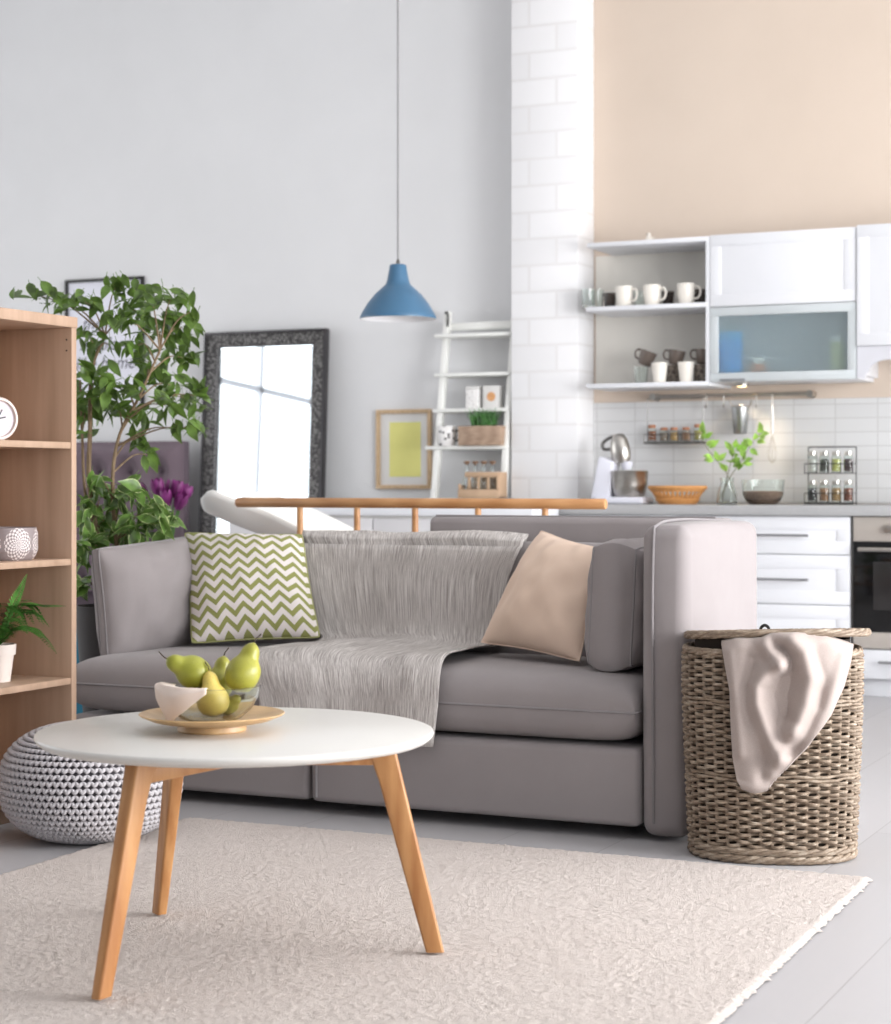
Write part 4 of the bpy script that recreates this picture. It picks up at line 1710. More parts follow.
tname = ['leftmost purple tulip, lowest bloom by the ficus leaves', 'second purple tulip from the left, at the top', 'purple tulip at the front of the bunch',
         'upper purple tulip in the middle of the bunch', 'rightmost purple tulip beside the mirror', 'lower right purple tulip, largest bloom',
         'low purple tulip next to the ficus leaf tips', 'purple tulip at the back of the bunch']
for i, (px, py, dd) in enumerate(tul):
    hc = atD(px, py + 6, td + dd)
    tu = thing('tulip', (tv.x, tv.y, 0.6), tname[i], 'tulip', 'purple tulips in the vase')
    bl = MB()
    lean = (hc - V((tv.x, tv.y, 0.75))).normalized()
    q = V((0, 0, 1)).rotation_difference(lean).to_matrix().to_4x4()
    for k in range(6):
        a = PI * k / 3 + i
        rr = 0.026 if k % 2 else 0.022
        Mq = Matrix.Translation(hc) @ q @ Matrix.Rotation(a, 4, 'Z')

        def pet(u, v, rr=rr, Mq=Mq):
            w_ = (u - 0.5) * 1.35 * math.sin(PI * (0.12 + 0.83 * v)) ** 0.8
            r_ = rr * (0.35 + 0.75 * math.sin(PI * (0.08 + 0.62 * v)))
            return Mq @ V((r_ * math.cos(w_), r_ * math.sin(w_) * 1.1, -0.034 + 0.075 * v))
        bl.surf(pet, 6, 7)
    bl.build('bloom', M['petal'], tu, ang=90, recalc=False)
    MB().tube(spline([(tv.x + rnd.uniform(-0.03, 0.03), tv.y + rnd.uniform(-0.03, 0.03), 0.5), (tv.x + (hc.x - tv.x) * 0.3, tv.y + (hc.y - tv.y) * 0.3, 0.74), hc - lean * 0.02], 6), 0.004, 6).build('stem', M['tstem'], tu)

# white low sideboard
CBY0, CBY1 = 8.12, 8.44
c0, c1 = xat(224, CBY0), xat(533, CBY0)
cz = atY(430, 506.5, CBY0).z
sb = thing('sideboard', ((c0 + c1) / 2, 8.44, 0), 'long white sideboard standing before the tall mirror', 'sideboard')
MB().box(c0, c1, CBY0 - 0.01, CBY1, cz - 0.045, cz, 0.003).build('top', M['white'], sb)
MB().box(c0 + 0.02, c1 - 0.02, CBY0 + 0.02, CBY1 - 0.01, 0.08, cz - 0.045, 0.002).build('body', M['white2'], sb)
nd = 4
for k in range(nd):
    a = c0 + 0.025 + (c1 - c0 - 0.05) * k / nd
    b2 = c0 + 0.025 + (c1 - c0 - 0.05) * (k + 1) / nd
    dr = MB().box(a + 0.003, b2 - 0.003, CBY0 + 0.002, CBY0 + 0.02, 0.09, cz - 0.06, 0.002).build('door', plain('pale_grey_door', (214, 212, 214), 0.5, var=1), sb)
    MB().lathe([(0, 0.02), (0.011, 0.018), (0.011, 0.012), (0.005, 0.008), (0.005, 0), (0, 0)], 16, M=Matrix.Translation((b2 - 0.05, CBY0 + 0.002, 0.5)) @ Matrix.Rotation(R(90), 4, 'X')).build('knob', M['steel'], dr)
MB().box(c0 + 0.05, c1 - 0.05, CBY0 + 0.06, CBY1 - 0.03, 0, 0.08, 0.002).build('plinth', M['white2'], sb)

# spindle-back bench
BNY = 6.18
bl_, br_ = atY(237, 502, BNY), atY(606, 502, BNY)
bz = 0.884
bn = thing('wooden_bench', ((bl_.x + br_.x) / 2, BNY, 0), 'warm wooden bench with a round top rail behind the sofa', 'bench')
MB().tube([(bl_.x, BNY, bz), (bl_.x + 0.004, BNY, bz), (br_.x - 0.004, BNY, bz), (br_.x, BNY, bz)], [0.016, 0.0185, 0.0185, 0.016], 20).build('top_rail', M['rail_wood'], bn)
for px in (300, 357, 415, 478, 545):
    x = xat(px, BNY)
    MB().tube([(x, BNY, 0.44), (x, BNY, 0.6), (x, BNY, bz - 0.004)], [0.011, 0.0135, 0.0115], 14).build('spindle', M['rail_wood'], bn)
MB().box(bl_.x + 0.06, br_.x - 0.06, BNY - 0.03, BNY + 0.40, 0.415, 0.45, 0.008).build('seat', M['rail_wood'], bn)
for x in (bl_.x + 0.12, br_.x - 0.12):
    for y in (BNY + 0.0, BNY + 0.36):
        MB().tube([(x, y, 0), (x, y, 0.42)], [0.013, 0.019], 12).build('leg', M['rail_wood'], bn)
    MB().tube([(x, BNY, 0.17), (x, BNY + 0.36, 0.17)], 0.010, 10).build('stretcher', M['rail_wood'], bn)

# white shell chair
cd = 7.45
ca0 = atD(186, 512, cd)
ca1 = atD(288, 552, cd + 0.1)
wc = thing('shell_chair', (ca1.x - 0.25, ca1.y, 0), 'white moulded lounge chair with reclined back behind the zigzag pillow', 'chair')
ax = V((1, 0, 0))
line = spline([ca0 + V((0, 0, 0.005)), ca0.lerp(ca1, 0.35), ca0.lerp(ca1, 0.75), ca1 + V((0.10, 0, -0.055)), ca1 + V((0.24, 0, -0.13)), ca1 + V((0.45, 0, -0.20)), ca1 + V((0.62, 0, -0.19))], 6)
NL = len(line) - 1


def shell(u, v):
    i = min(NL, int(round(v * NL)))
    c = line[i]
    d = (line[min(NL, i + 1)] - line[max(0, i - 1)]).normalized()
    n = V((-d.z, 0, d.x)).normalized()
    s_ = (u - 0.5) * 2
    wd = 0.20 * (math.sqrt(max(0.0, 1 - (1 - min(1, v / 0.10)) ** 2)) * 0.92 + 0.08 if v < 0.10 else 1.0)
    lift = 0.13 * abs(s_) ** 2.6 * (wd / 0.20) ** 2
    return c + V((0, s_ * wd + 0.16, 0)) + n * lift


mb = MB().sheet(shell, 24, NL, 0.008)
mb.build('shell', plain('white_shell', (238, 236, 232), 0.35, var=1), wc, ang=120)
for sx in (0.16, 0.5):
    for sy in (0.08, 0.42):
        top = V((ca1.x + sx, ca1.y + sy, ca1.z - (0.10 if sx < 0.3 else 0.19)))
        MB().tube([top, V((top.x + (0.05 if sx > 0.3 else -0.05), top.y + (0.04 if sy > 0.2 else -0.04), 0))], [0.014, 0.010], 12).build('leg', M['oak'], wc)

# pendant lamp
ld = 8.0
lp = atD(398, 318, ld)
pn = thing('pendant_lamp', (lp.x, lp.y, lp.z), 'blue metal pendant lamp hanging on a long thin cord', 'pendant lamp')
m = ld / F
shp = [(38, -1), (38.3, 0.5), (37, 4), (31, 14), (24, 23), (17, 29.5), (12.6, 33.5), (11.2, 37), (8.8, 49), (8.4, 52.5), (7, 53.5), (0, 53.5)]
prof = [(r * m, (z + 0) * m) for r, z in shp]
inn = [((r - 0.7) * m if r > 1 else 0, (z - 0.7) * m) for r, z in shp]
inn[0] = ((38 - 0.7) * m, -1 * m)
MB().lathe(prof, 64, (lp.x, lp.y, lp.z)).build('shade', plain('blue_lacquer', (64, 106, 138), 0.32, var=3), pn, ang=50)
MB().lathe([(38 * m, -m)] + inn, 64, (lp.x, lp.y, lp.z - 0.0005)).build('shade_lining', plain('white_lining', (238, 238, 240), 0.5, var=0), pn, ang=50)
MB().lathe([(0, 53 * m), (0.009, 53 * m), (0.0075, 53 * m + 0.018), (0.003, 53 * m + 0.026), (0, 53 * m + 0.026)], 16, (lp.x, lp.y, lp.z)).build('cord_grip', M['steel_dark'], pn)
MB().tube([(lp.x, lp.y, lp.z + 53 * m + 0.02), (lp.x, lp.y, ZC)], 0.0042, 8).build('cord', plain('grey_cord', (140, 138, 140), 0.6), pn)
MB().lathe([(0, -0.05), (0.02, -0.045), (0.045, -0.01), (0.05, 0), (0, 0)], 32, (lp.x, lp.y, ZC)).build('ceiling_rose', M['white'], pn)
bb = MB().lathe([(0, 2 * m), (0.02, 4 * m), (0.03, 10 * m), (0.022, 20 * m), (0.014, 27 * m), (0.014, 40 * m), (0, 40 * m)], 24, (lp.x, lp.y, lp.z))
bb.build('bulb', plain('opal_bulb', (240, 238, 230), 0.3, var=0), pn)

# ladder shelf
LYT, LYB = 9.06, 8.74
lz = [atY(470, y, 8.95).z for y in (498, 446, 408.5, 372.5, 333)]
lt = atY(446, 312, LYT).z
ladx0, ladx1 = xat(440, 8.95), xat(508, 8.95)
ls = thing('ladder_shelf', ((ladx0 + ladx1) / 2, 8.9, 0), 'white ladder shelf leaning against the wall beside the brick pillar', 'shelf')


def ly(z):
    return LYB + (LYT - LYB) * z / lt


wl = plain('ladder_white', (240, 240, 236), 0.5, var=1)
for x, top in ((ladx0, lt), (ladx1, lt - 0.02)):
    MB().hexa([(x - 0.014, ly(0) - 0.03, 0), (x + 0.014, ly(0) - 0.03, 0), (x + 0.014, ly(0) + 0.02, 0), (x - 0.014, ly(0) + 0.02, 0)],
              [(x - 0.014, ly(top) - 0.03, top), (x + 0.014, ly(top) - 0.03, top), (x + 0.014, ly(top) + 0.02, top), (x - 0.014, ly(top) + 0.02, top)], 0.003).build('rail', wl, ls)
for i, z in enumerate(lz + [0.55, 0.22]):
    ov = 0.06 if i == 1 else 0.035
    MB().box(ladx0 - ov, ladx1 + 0.012, min(ly(z) - 0.045, 8.95), 9.135, z - 0.018, z, 0.003).build('shelf', wl, ls)
MB().box(ladx0, ladx1, ly(lt) - 0.01, ly(lt) + 0.012, lt - 0.10, lt - 0.06, 0.003).build('cross_bar', wl, ls)
hk = atY(447, 320, LYT - 0.05)
MB().tube(spline([hk + V((-0.012, 0, 0.035)), hk + V((0, 0, 0.04)), hk + V((0.006, 0, 0.02)), hk + V((0.006, -0.005, -0.035))], 5), 0.006, 8).build('hook', M['black'], ls)


def L9(px, py, Y):
    return atY(px, py, Y)


# white boxes
q0, q1 = xat(469, 8.99), xat(480.5, 8.99)
t = NT('dotted_white')
vv = t.n('ShaderNodeTexVoronoi', Scale=34.0, Randomness=0.7)
t.l(t.coord(), vv.inputs['Vector'])
t.color(t.mix(t.math('LESS_THAN', vv.outputs['Distance'], 0.26), (240, 238, 236), (70, 68, 70)))
t.set(Roughness=0.4)
M['dots'] = t.m
t = NT('fine_dotted_white')
vv = t.n('ShaderNodeTexVoronoi', Scale=60.0, Randomness=0.6)
t.l(t.coord(), vv.inputs['Vector'])
t.color(t.mix(t.math('LESS_THAN', vv.outputs['Distance'], 0.2), (240, 238, 236), (176, 168, 168)))
M['fdots'] = t.m
hh = 22 * 9.9 / F


def canister(px0, px1, h, z, label, mbody, cat, name, Y=8.98):
    x0, x1 = xat(px0, Y), xat(px1, Y)
    r_ = (x1 - x0) / 2
    root = thing(name, ((x0 + x1) / 2, Y, z), label, cat)
    return root, (x0 + x1) / 2, r_


root, x, r_ = canister(468, 481, hh, lz[2], 'narrow white box with faint dots on the ladder shelf above the grass planter', None, 'box', 'storage_box')
MB().box(x - r_, x + r_, 8.95, 9.01, lz[2], lz[2] + hh * 0.86, 0.004).build('body', M['fdots'], root)
MB().box(x - r_ - 0.001, x + r_ + 0.001, 8.949, 9.011, lz[2] + hh * 0.86, lz[2] + hh, 0.004).build('lid', M['white2'], root)
root, x, r_ = canister(485, 500.5, hh, lz[2], 'white box with an orange disc on its front on the ladder shelf', None, 'box', 'storage_box')
MB().box(x - r_, x + r_, 8.95, 9.02, lz[2], lz[2] + hh * 1.02, 0.004).build('body', M['white2'], root)
MB().lathe([(0, 0), (0.024, 0), (0.024, 0.0015), (0, 0.0015)], 32, M=Matrix.Translation((x + 0.004, 8.951, lz[2] + hh * 0.52)) @ Matrix.Rotation(R(90), 4, 'X')).build('disc', plain('copper_disc', (222, 164, 112), 0.4, 0.2, var=10, vs=40), root)
# spotted mug
mx = xat(447, 8.92)
mr = 10 * 9.85 / F
sm_ = thing('spotted_mug', (mx, 8.92, lz[1]), 'white mug with black spots beside the grass planter', 'mug')
mh = 20 * 9.85 / F
MB().lathe([(0, 0), (mr * 0.72, 0), (mr * 0.95, mh * 0.25), (mr, mh * 0.7), (mr * 0.94, mh), (mr * 0.88, mh), (mr * 0.92, mh * 0.7), (mr * 0.85, mh * 0.25), (0, mh * 0.1)], 32, (mx, 8.92, lz[1])).build('body', M['dots'], sm_, ang=60)
MB().tube(spline([(mx + mr * 0.9, 8.92, lz[1] + mh * 0.78), (mx + mr * 1.5, 8.92, lz[1] + mh * 0.72), (mx + mr * 1.55, 8.92, lz[1] + mh * 0.4), (mx + mr * 0.9, 8.92, lz[1] + mh * 0.25)], 5), 0.006, 8).build('handle', M['black'], sm_)
# grass planter
g0, g1 = xat(459.5, 8.88), xat(502, 8.88)
gp = thing('grass_planter', ((g0 + g1) / 2, 8.9, lz[1]), 'wooden planter box of green grass on the white ladder shelf', 'potted plant')
gh = 19.5 * 9.8 / F
cr = MB()
cr.box(g0, g1, 8.86, 8.872, lz[1], lz[1] + gh, 0.002)
cr.box(g0, g1, 8.948, 8.96, lz[1], lz[1] + gh, 0.002)
cr.box(g0, g0 + 0.012, 8.872, 8.948, lz[1], lz[1] + gh, 0.002)
cr.box(g1 - 0.012, g1, 8.872, 8.948, lz[1], lz[1] + gh, 0.002)
cr.box(g0 + 0.012, g1 - 0.012, 8.872, 8.948, lz[1], lz[1] + 0.01, 0)
cr.build('crate', M['crate_wood'], gp)
MB().box(g0 + 0.012, g1 - 0.012, 8.872, 8.948, lz[1] + gh * 0.6, lz[1] + gh * 0.85, 0).build('soil', plain('planter_soil', (60, 48, 38), 1.0), gp)
gm = MB()
gxa, gxb = xat(473, 8.9), xat(494, 8.9)
for k in range(190):
    p = V((rnd.uniform(gxa, gxb), rnd.uniform(8.88, 8.94), lz[1] + gh * 0.84))
    h_ = rnd.uniform(0.065, 0.115)
    d = V((rnd.gauss(0, 0.02) + (p.x - (gxa + gxb) / 2) * 0.25, rnd.gauss(0, 0.018), 0))
    gm.tube([p, p + V((d.x * 0.4, d.y * 0.4, h_ * 0.6)), p + V((d.x, d.y, h_))], [0.0022, 0.0018, 0.0003], 4)
gm.build('grass', leafmat('grass_blade', (66, 120, 50), (104, 156, 70), 0.95), gp, ang=80, recalc=False)
# bottle carrier
b0, b1 = xat(461, 8.84), xat(502, 8.84)
bcw = thing('bottle_carrier', ((b0 + b1) / 2, 8.86, lz[0]), 'small wooden carrier holding glass bottles on the ladder shelf', 'bottle carrier')
bh = 26 * 9.75 / F
cm = MB()
for y in (8.80, 8.905):
    zt_ = lz[0] + 0.012
    poly = [(b0, y, lz[0]), (b1, y, lz[0]), (b1 - 0.006, y, lz[0] + bh), (b0 + 0.045, y, lz[0] + bh), (b0 + 0.02, y, lz[0] + bh * 0.55)]
    if y > 8.85:
        cm.prism(poly, (0, 0.010, 0), 0.001)
    else:
        cm.box(b0, b1, y, y + 0.01, lz[0], lz[0] + bh * 0.34, 0.001)
        cm.box(b0 + 0.04, b1 - 0.006, y, y + 0.01, lz[0] + bh * 0.80, lz[0] + bh, 0.001)
        for k in range(5):
            x = b0 + 0.008 + (b1 - b0 - 0.016) * k / 4
            cm.box(x - 0.006, x + 0.006, y, y + 0.01, lz[0] + bh * 0.3, lz[0] + bh * (0.55 if k == 0 else 0.85), 0.001)
cm.box(b0, b1, 8.81, 8.905, lz[0], lz[0] + 0.008, 0)
cm.box(b1 - 0.01, b1, 8.81, 8.905, lz[0], lz[0] + bh, 0.001)
cm.box(b0, b0 + 0.01, 8.81, 8.905, lz[0], lz[0] + bh * 0.5, 0.001)
cm.build('rack', plain('light_carrier_wood', (200, 168, 138), 0.6, var=10), bcw)
bt_ = thing('glass_bottle', (0, 0, 0), 'bottle', 'bottle', 'glass bottles in the wooden carrier')
MB().lathe([(0, 0), (0.019, 0), (0.021, 0.004), (0.021, 0.085), (0.011, 0.125), (0.010, 0.172), (0.012, 0.178), (0.009, 0.178), (0.008, 0.126), (0.018, 0.084), (0.018, 0.005), (0, 0.005)], 24).build('vessel', glass('bottle_glass', (240, 244, 244)), bt_, ang=60)
MB().lathe([(0, 0.17), (0.008, 0.17), (0.009, 0.180), (0.019, 0.182), (0.019, 0.192), (0, 0.194)], 20).build('stopper', plain('wood_stopper', (126, 92, 66), 0.6, var=8), bt_)
bl_n = ['glass bottle at the mirror end of the wooden carrier', 'glass bottle second from the mirror end of the wooden carrier', 'glass bottle second from the pillar end of the wooden carrier', 'glass bottle at the pillar end of the wooden carrier']
for i, px in enumerate((467, 475.5, 484, 492.5)):
    place(bt_, i == 0, (xat(px, 8.86), 8.858, lz[0] + 0.008), bl_n[i], scale=(0.92, 0.92, 0.94))
# ================================================================== kitchen
KX0, KX1 = xat(545, KY - 0.02), xat(850.5, KY)
CT = atY(800, 505.5, KY - 0.02).z
CTB = atY(800, 515.5, KY - 0.02).z
PLZ = atY(800, 676, KY).z
UB, UT = atY(800, 380, UY).z, atY(800, 233, UY).z
KD = WY - 0.002


def K(px, py, Y):
    return atY(px, py, Y)


def shaker(mb, x0, x1, y, z0, z1, fr=0.06, th=0.02):
    mb.box(x0, x1, y + 0.0035, y + th, z0, z1, 0.0015)
    mb.box(x0, x1, y, y + 0.008, z0, z0 + fr, 0.0015)
    mb.box(x0, x1, y, y + 0.008, z1 - fr, z1, 0.0015)
    mb.box(x0, x0 + fr, y, y + 0.008, z0 + fr, z1 - fr, 0.0015)
    mb.box(x1 - fr, x1, y, y + 0.008, z0 + fr, z1 - fr, 0.0015)
    return mb


def bar_handle(x0, x1, y, z, parent, r=0.006):
    mb = MB().tube([(x0, y - 0.035, z), (x1, y - 0.035, z)], r, 10)
    for x in (x0 + 0.03, x1 - 0.03):
        mb.tube([(x, y - 0.035, z), (x, y + 0.002, z)], r * 0.8, 8)
    return mb.build('handle', M['grey_metal'], parent)


zd = [CTB - 0.004, atY(800, 554.5, KY).z, atY(800, 604.5, KY).z, PLZ]
DX = -2.80
for i, (x0, x1, lab) in enumerate(((DX, KX1, 'white drawer unit under the grey worktop next to the oven'), (KX0 + 0.01, DX - 0.002, 'white drawer unit behind the sofa at the pillar end of the worktop'))):
    un = thing('drawer_unit', ((x0 + x1) / 2, 8.8, 0), lab, 'kitchen cabinet')
    MB().box(x0, x1, KY + 0.021, WY - 0.02, PLZ, CTB, 0.001).build('body', M['white'], un)
    MB().box(x0, x1, KY + 0.06, WY - 0.02, 0, PLZ, 0.001).build('plinth', M['white'], un)
    for za, zb in zip(zd[1:], zd):
        d = shaker(MB(), x0 + 0.002, x1 - 0.002, KY, za + 0.002, zb - 0.002).build('drawer', M['white'], un)
        zc = (za + zb) / 2
        if i == 0:
            hz_ = {0: K(780, 535, KY).z, 1: K(780, 579, KY).z}.get(zd.index(zb), zc)
            bar_handle(x1 - 0.62, K(810, 535, KY).x, KY, hz_, d)
        else:
            bar_handle(x0 + 0.15, x1 - 0.15, KY, zc, d)

wt = MB().box(KX0, XR - 0.01, KY - 0.025, WY - 0.012, CTB, CT, 0.003).build('worktop', M['worktop'], origin=(-2.5, 8.8, CTB))
tag(wt, 'long grey kitchen worktop running along the tiled wall', 'worktop')

# oven housing
OX0, OX1 = K(853.5, 550, KY).x, K(853.5, 550, KY).x + 0.60
ovs = plain('oven_steel', (192, 184, 176), 0.35, 0.25, var=3)
ov = thing('built_in_oven', ((OX0 + OX1) / 2, 8.8, 0), 'built-in steel and black glass oven beside the white drawers', 'oven')
zp, zg0, zg1, zs = CTB - 0.004, K(870, 541.5, KY).z, K(870, 632, KY).z, K(870, 648.5, KY).z
MB().box(OX0, OX1, KY + 0.02, WY - 0.03, zs, CTB, 0.001).build('body', M['steel_dark'], ov)
pn_ = MB().box(OX0, OX1, KY - 0.002, KY + 0.02, zg0, zp, 0.002).build('control_panel', ovs, ov)
for k in range(4):
    MB().lathe([(0, 0.03), (0.018, 0.028), (0.02, 0.004), (0.023, 0), (0, 0)], 24, M=Matrix.Translation((K(889, 528, KY).x + k * 0.12, KY - 0.002, K(889, 529, KY).z)) @ Matrix.Rotation(R(90), 4, 'X')).build('knob', M['steel'], pn_)
dr_ = MB().box(OX0, OX1, KY - 0.006, KY + 0.02, zg1, zg0, 0.003).build('door', M['black_glass'], ov)
MB().box(OX0 + 0.09, OX1 - 0.09, KY - 0.0068, KY - 0.004, zg1 + 0.10, zg0 - 0.09, 0.001).build('window', plain('oven_window', (44, 42, 42), 0.12, var=2), dr_)
hb_ = MB().tube([(OX0 + 0.03, KY - 0.045, zg0 - 0.035), (OX1 - 0.03, KY - 0.045, zg0 - 0.035)], 0.010, 12)
for x in (OX0 + 0.06, OX1 - 0.06):
    hb_.tube([(x, KY - 0.045, zg0 - 0.035), (x, KY - 0.004, zg0 - 0.035)], 0.006, 8)
hb_.build('handle', M['steel'], dr_)
MB().box(OX0, OX1, KY - 0.003, KY + 0.02, zs, zg1, 0.002).build('lower_trim', ovs, ov)
od = thing('oven_drawer_unit', ((OX0 + OX1) / 2, 8.8, 0), 'low white drawer unit under the built-in oven', 'kitchen cabinet')
MB().box(OX0, OX1, KY + 0.021, WY - 0.03, PLZ, zs - 0.004, 0.001).build('body', M['white'], od)
dd_ = MB().box(OX0 + 0.002, OX1 - 0.002, KY, KY + 0.02, PLZ + 0.002, zs - 0.006, 0.002).build('drawer', M['white'], od)
bar_handle(K(880, 663, KY).x, K(880, 663, KY).x + 0.32, KY, K(885, 662, KY).z, dd_)
MB().box(OX0, OX1, KY + 0.05, WY - 0.03, 0, PLZ, 0.001).build('plinth', M['white'], od)
fl = MB().box(KX1 + 0.003, OX0 - 0.003, KY + 0.004, WY - 0.03, 0, CTB - 0.001, 0.001).build('gap_shade_strip', M['steel_dark'], origin=(KX1, KY, 0))  # added dark strip, its colour stands in for shade in the open gap
tag(fl, 'narrow dark strip added as the shade of the gap between the drawers and the oven', 'gap shade')

# ------------------------------------------------------------------ wall cabinets
SX_0, SX_1 = K(586, 300, UY).x, K(709.5, 300, UY).x
us = thing('open_wall_shelf', ((SX_0 + SX_1) / 2, WY, UB), 'white open wall shelf holding the mugs and glasses', 'wall shelf')
SZm = K(650, 306.5, UY).z
SZb, SZt = K(650, 384.5, UY).z, K(650, 241.5, UY).z
for z in (SZb, SZm, SZt):
    MB().box(SX_0 + (0 if z != SZt else 0.005), SX_1 - 0.001, UY, WY - 0.001, z - 0.012, z + 0.010, 0.002).build('shelf', M['white'], us)
MB().box(SX_1 - 0.02, SX_1 - 0.001, UY + 0.002, WY - 0.001, SZb + 0.010, SZt - 0.012, 0.001).build('side_panel', M['white'], us)
MB().box(K(594, 300, WY).x + 0.012, SX_1 - 0.02, WY - 0.009, WY - 0.001, SZb + 0.010, SZt - 0.012, 0.001).build('back_panel', plain('shelf_back', (226, 222, 214), 0.6, var=1), us)

GX0, GX1 = SX_1 + 0.001, K(856.5, 300, UY).x
gc = thing('lift_door_cabinet', ((GX0 + GX1) / 2, WY, UB), 'white wall cabinet with a panelled door above the frosted glass one', 'wall cabinet')
zM = K(780, 304.5, UY).z
MB().box(GX0, GX1, UY + 0.021, WY - 0.001, zM + 0.001, UT + 0.012, 0.001).build('body', M['white'], gc)
shaker(MB(), GX0 + 0.001, GX1 - 0.002, UY, zM + 0.002, UT + 0.014, 0.055).build('door', M['white'], gc)
fg = thing('glass_wall_cabinet', ((GX0 + GX1) / 2, WY, UB), 'wall cabinet with a frosted glass lift door over the worktop', 'wall cabinet')
cb_ = MB()
cb_.box(GX0, GX0 + 0.018, UY + 0.021, WY - 0.001, UB, zM - 0.001, 0.001)
cb_.box(GX1 - 0.018, GX1, UY + 0.021, WY - 0.001, UB, zM - 0.001, 0.001)
cb_.box(GX0 + 0.018, GX1 - 0.018, UY + 0.021, WY - 0.001, UB, UB + 0.018, 0.001)
cb_.box(GX0 + 0.018, GX1 - 0.018, UY + 0.021, WY - 0.001, zM - 0.019, zM - 0.001, 0.001)
cb_.box(GX0 + 0.018, GX1 - 0.018, WY - 0.01, WY - 0.001, UB + 0.018, zM - 0.019, 0.0)
cb_.build('body', M['white'], fg)
fdm = MB()
fw = 0.042
fdm.box(GX0 + 0.001, GX1 - 0.002, UY, UY + 0.02, UB, UB + fw, 0.002)
fdm.box(GX0 + 0.001, GX1 - 0.002, UY, UY + 0.02, zM - fw - 0.002, zM - 0.002, 0.002)
fdm.box(GX0 + 0.001, GX0 + fw, UY, UY + 0.02, UB + fw, zM - fw - 0.002, 0.002)
fdm.box(GX1 - fw, GX1 - 0.002, UY, UY + 0.02, UB + fw, zM - fw - 0.002, 0.002)
fd = fdm.build('door', plain('aluminium_frame', (206, 212, 214), 0.4, 0.25, var=2), fg)
MB().box(GX0 + fw - 0.004, GX1 - fw + 0.004, UY + 0.008, UY + 0.012, UB + fw - 0.004, zM - fw + 0.002, 0).build('glass_pane', glass('frosted_glass', (226, 238, 240), 0.28, 1.2, Emission__Strength=0.0), fd)
hx = (GX0 + GX1) / 2
MB().box(K(720, 385, UY).x, K(745, 385, UY).x, UY - 0.01, UY, UB + 0.003, UB + 0.013, 0.002).build('handle', M['grey_metal'], fd)
fgm = bpy.data.materials['frosted_glass'].node_tree.nodes['Principled BSDF']
fgm.inputs['Transmission Weight'].default_value = 0.88
# things behind the frosted pane
bi = thing('blue_box', (K(733, 350, UY + 0.12).x, UY + 0.12, UB + 0.018), 'bright blue packet behind the frosted glass', 'packet')
xb = K(733, 350, UY + 0.1).x
MB().box(xb - 0.055, xb + 0.05, UY + 0.04, UY + 0.10, UB + 0.0185, UB + 0.24, 0.006).build('carton', plain('bright_blue', (36, 150, 226), 0.5), bi)
MB().box(xb - 0.056, xb + 0.051, UY + 0.039, UY + 0.101, UB + 0.2, UB + 0.243, 0.004).build('flap', plain('sky_blue', (80, 176, 232), 0.5), bi)
xo = K(748, 350, UY + 0.04).x
oj = thing('terracotta_jar', (xo, UY + 0.03, UB + 0.018), 'small terracotta jar with a pale lid behind the frosted glass', 'jar')
MB().lathe([(0, 0), (0.036, 0), (0.044, 0.02), (0.044, 0.06), (0.036, 0.072), (0, 0.072)], 24, (xo + 0.01, UY + 0.066 + 0.09, UB + 0.0185)).build('body', plain('terracotta', (222, 140, 100), 0.6), oj)
MB().lathe([(0, 0.073), (0.04, 0.073), (0.04, 0.10), (0, 0.104)], 24, (xo + 0.01, UY + 0.066 + 0.09, UB + 0.0185)).build('lid', M['cream'], oj)
yj = thing('green_jar', (K(840, 350, UY + 0.1).x, UY + 0.1, UB + 0.018), 'olive green tin behind the frosted glass at its oven end', 'tin')
xg = K(838, 350, UY + 0.1).x
MB().lathe([(0, 0), (0.035, 0), (0.035, 0.16), (0, 0.16)], 24, (xg, UY + 0.1, UB + 0.0185)).build('body', plain('olive_tin', (176, 182, 120), 0.5), yj)
MB().lathe([(0, 0.16), (0.037, 0.16), (0.037, 0.185), (0, 0.188)], 24, (xg, UY + 0.1, UB + 0.0185)).build('lid', M['white2'], yj)

HX0, HX1 = GX1 + 0.002, GX1 + 0.62
hc_ = thing('hood_cabinet', ((HX0 + HX1) / 2, WY, 1.5), 'tall white wall cabinet with a carved valance next to the frosted glass cabinet', 'wall cabinet')
zh = K(875, 346, UY).z
MB().box(HX0, HX1, UY + 0.012, WY - 0.001, zh, UT + 0.018, 0.001).build('body', M['white'], hc_)
shaker(MB(), HX0 + 0.001, HX1 - 0.001, UY - 0.01, zh + 0.002, UT + 0.02, 0.055).build('door', M['white'], hc_)
poly = [(HX0, UY, zh), (HX0, UY, UB + 0.004), (HX0 + 0.035, UY, UB - 0.002), (HX0 + 0.045, UY, UB + 0.03)]
for k in range(8):
    a = PI / 2 * k / 7
    poly.append((HX0 + 0.055 + 0.09 * (1 - math.cos(a)), UY, UB + 0.035 + 0.05 * math.sin(a)))
poly += [(HX1 - 0.15, UY, UB + 0.085)]
for k in range(8):
    a = PI / 2 * k / 7
    poly.append((HX1 - 0.055 - 0.09 * (1 - math.sin(a)), UY, UB + 0.085 - 0.05 * (1 - math.cos(a))))
poly += [(HX1 - 0.04, UY, UB), (HX1, UY, UB), (HX1, UY, zh)]
MB().prism(poly, (0, 0.02, 0)).build('valance', plain('grey_white_valance', (206, 206, 212), 0.5, var=2), hc_)
MB().box(HX0, HX0 + 0.018, UY + 0.02, WY - 0.001, UB + 0.02, zh, 0.001).build('side_panel', M['white'], hc_)

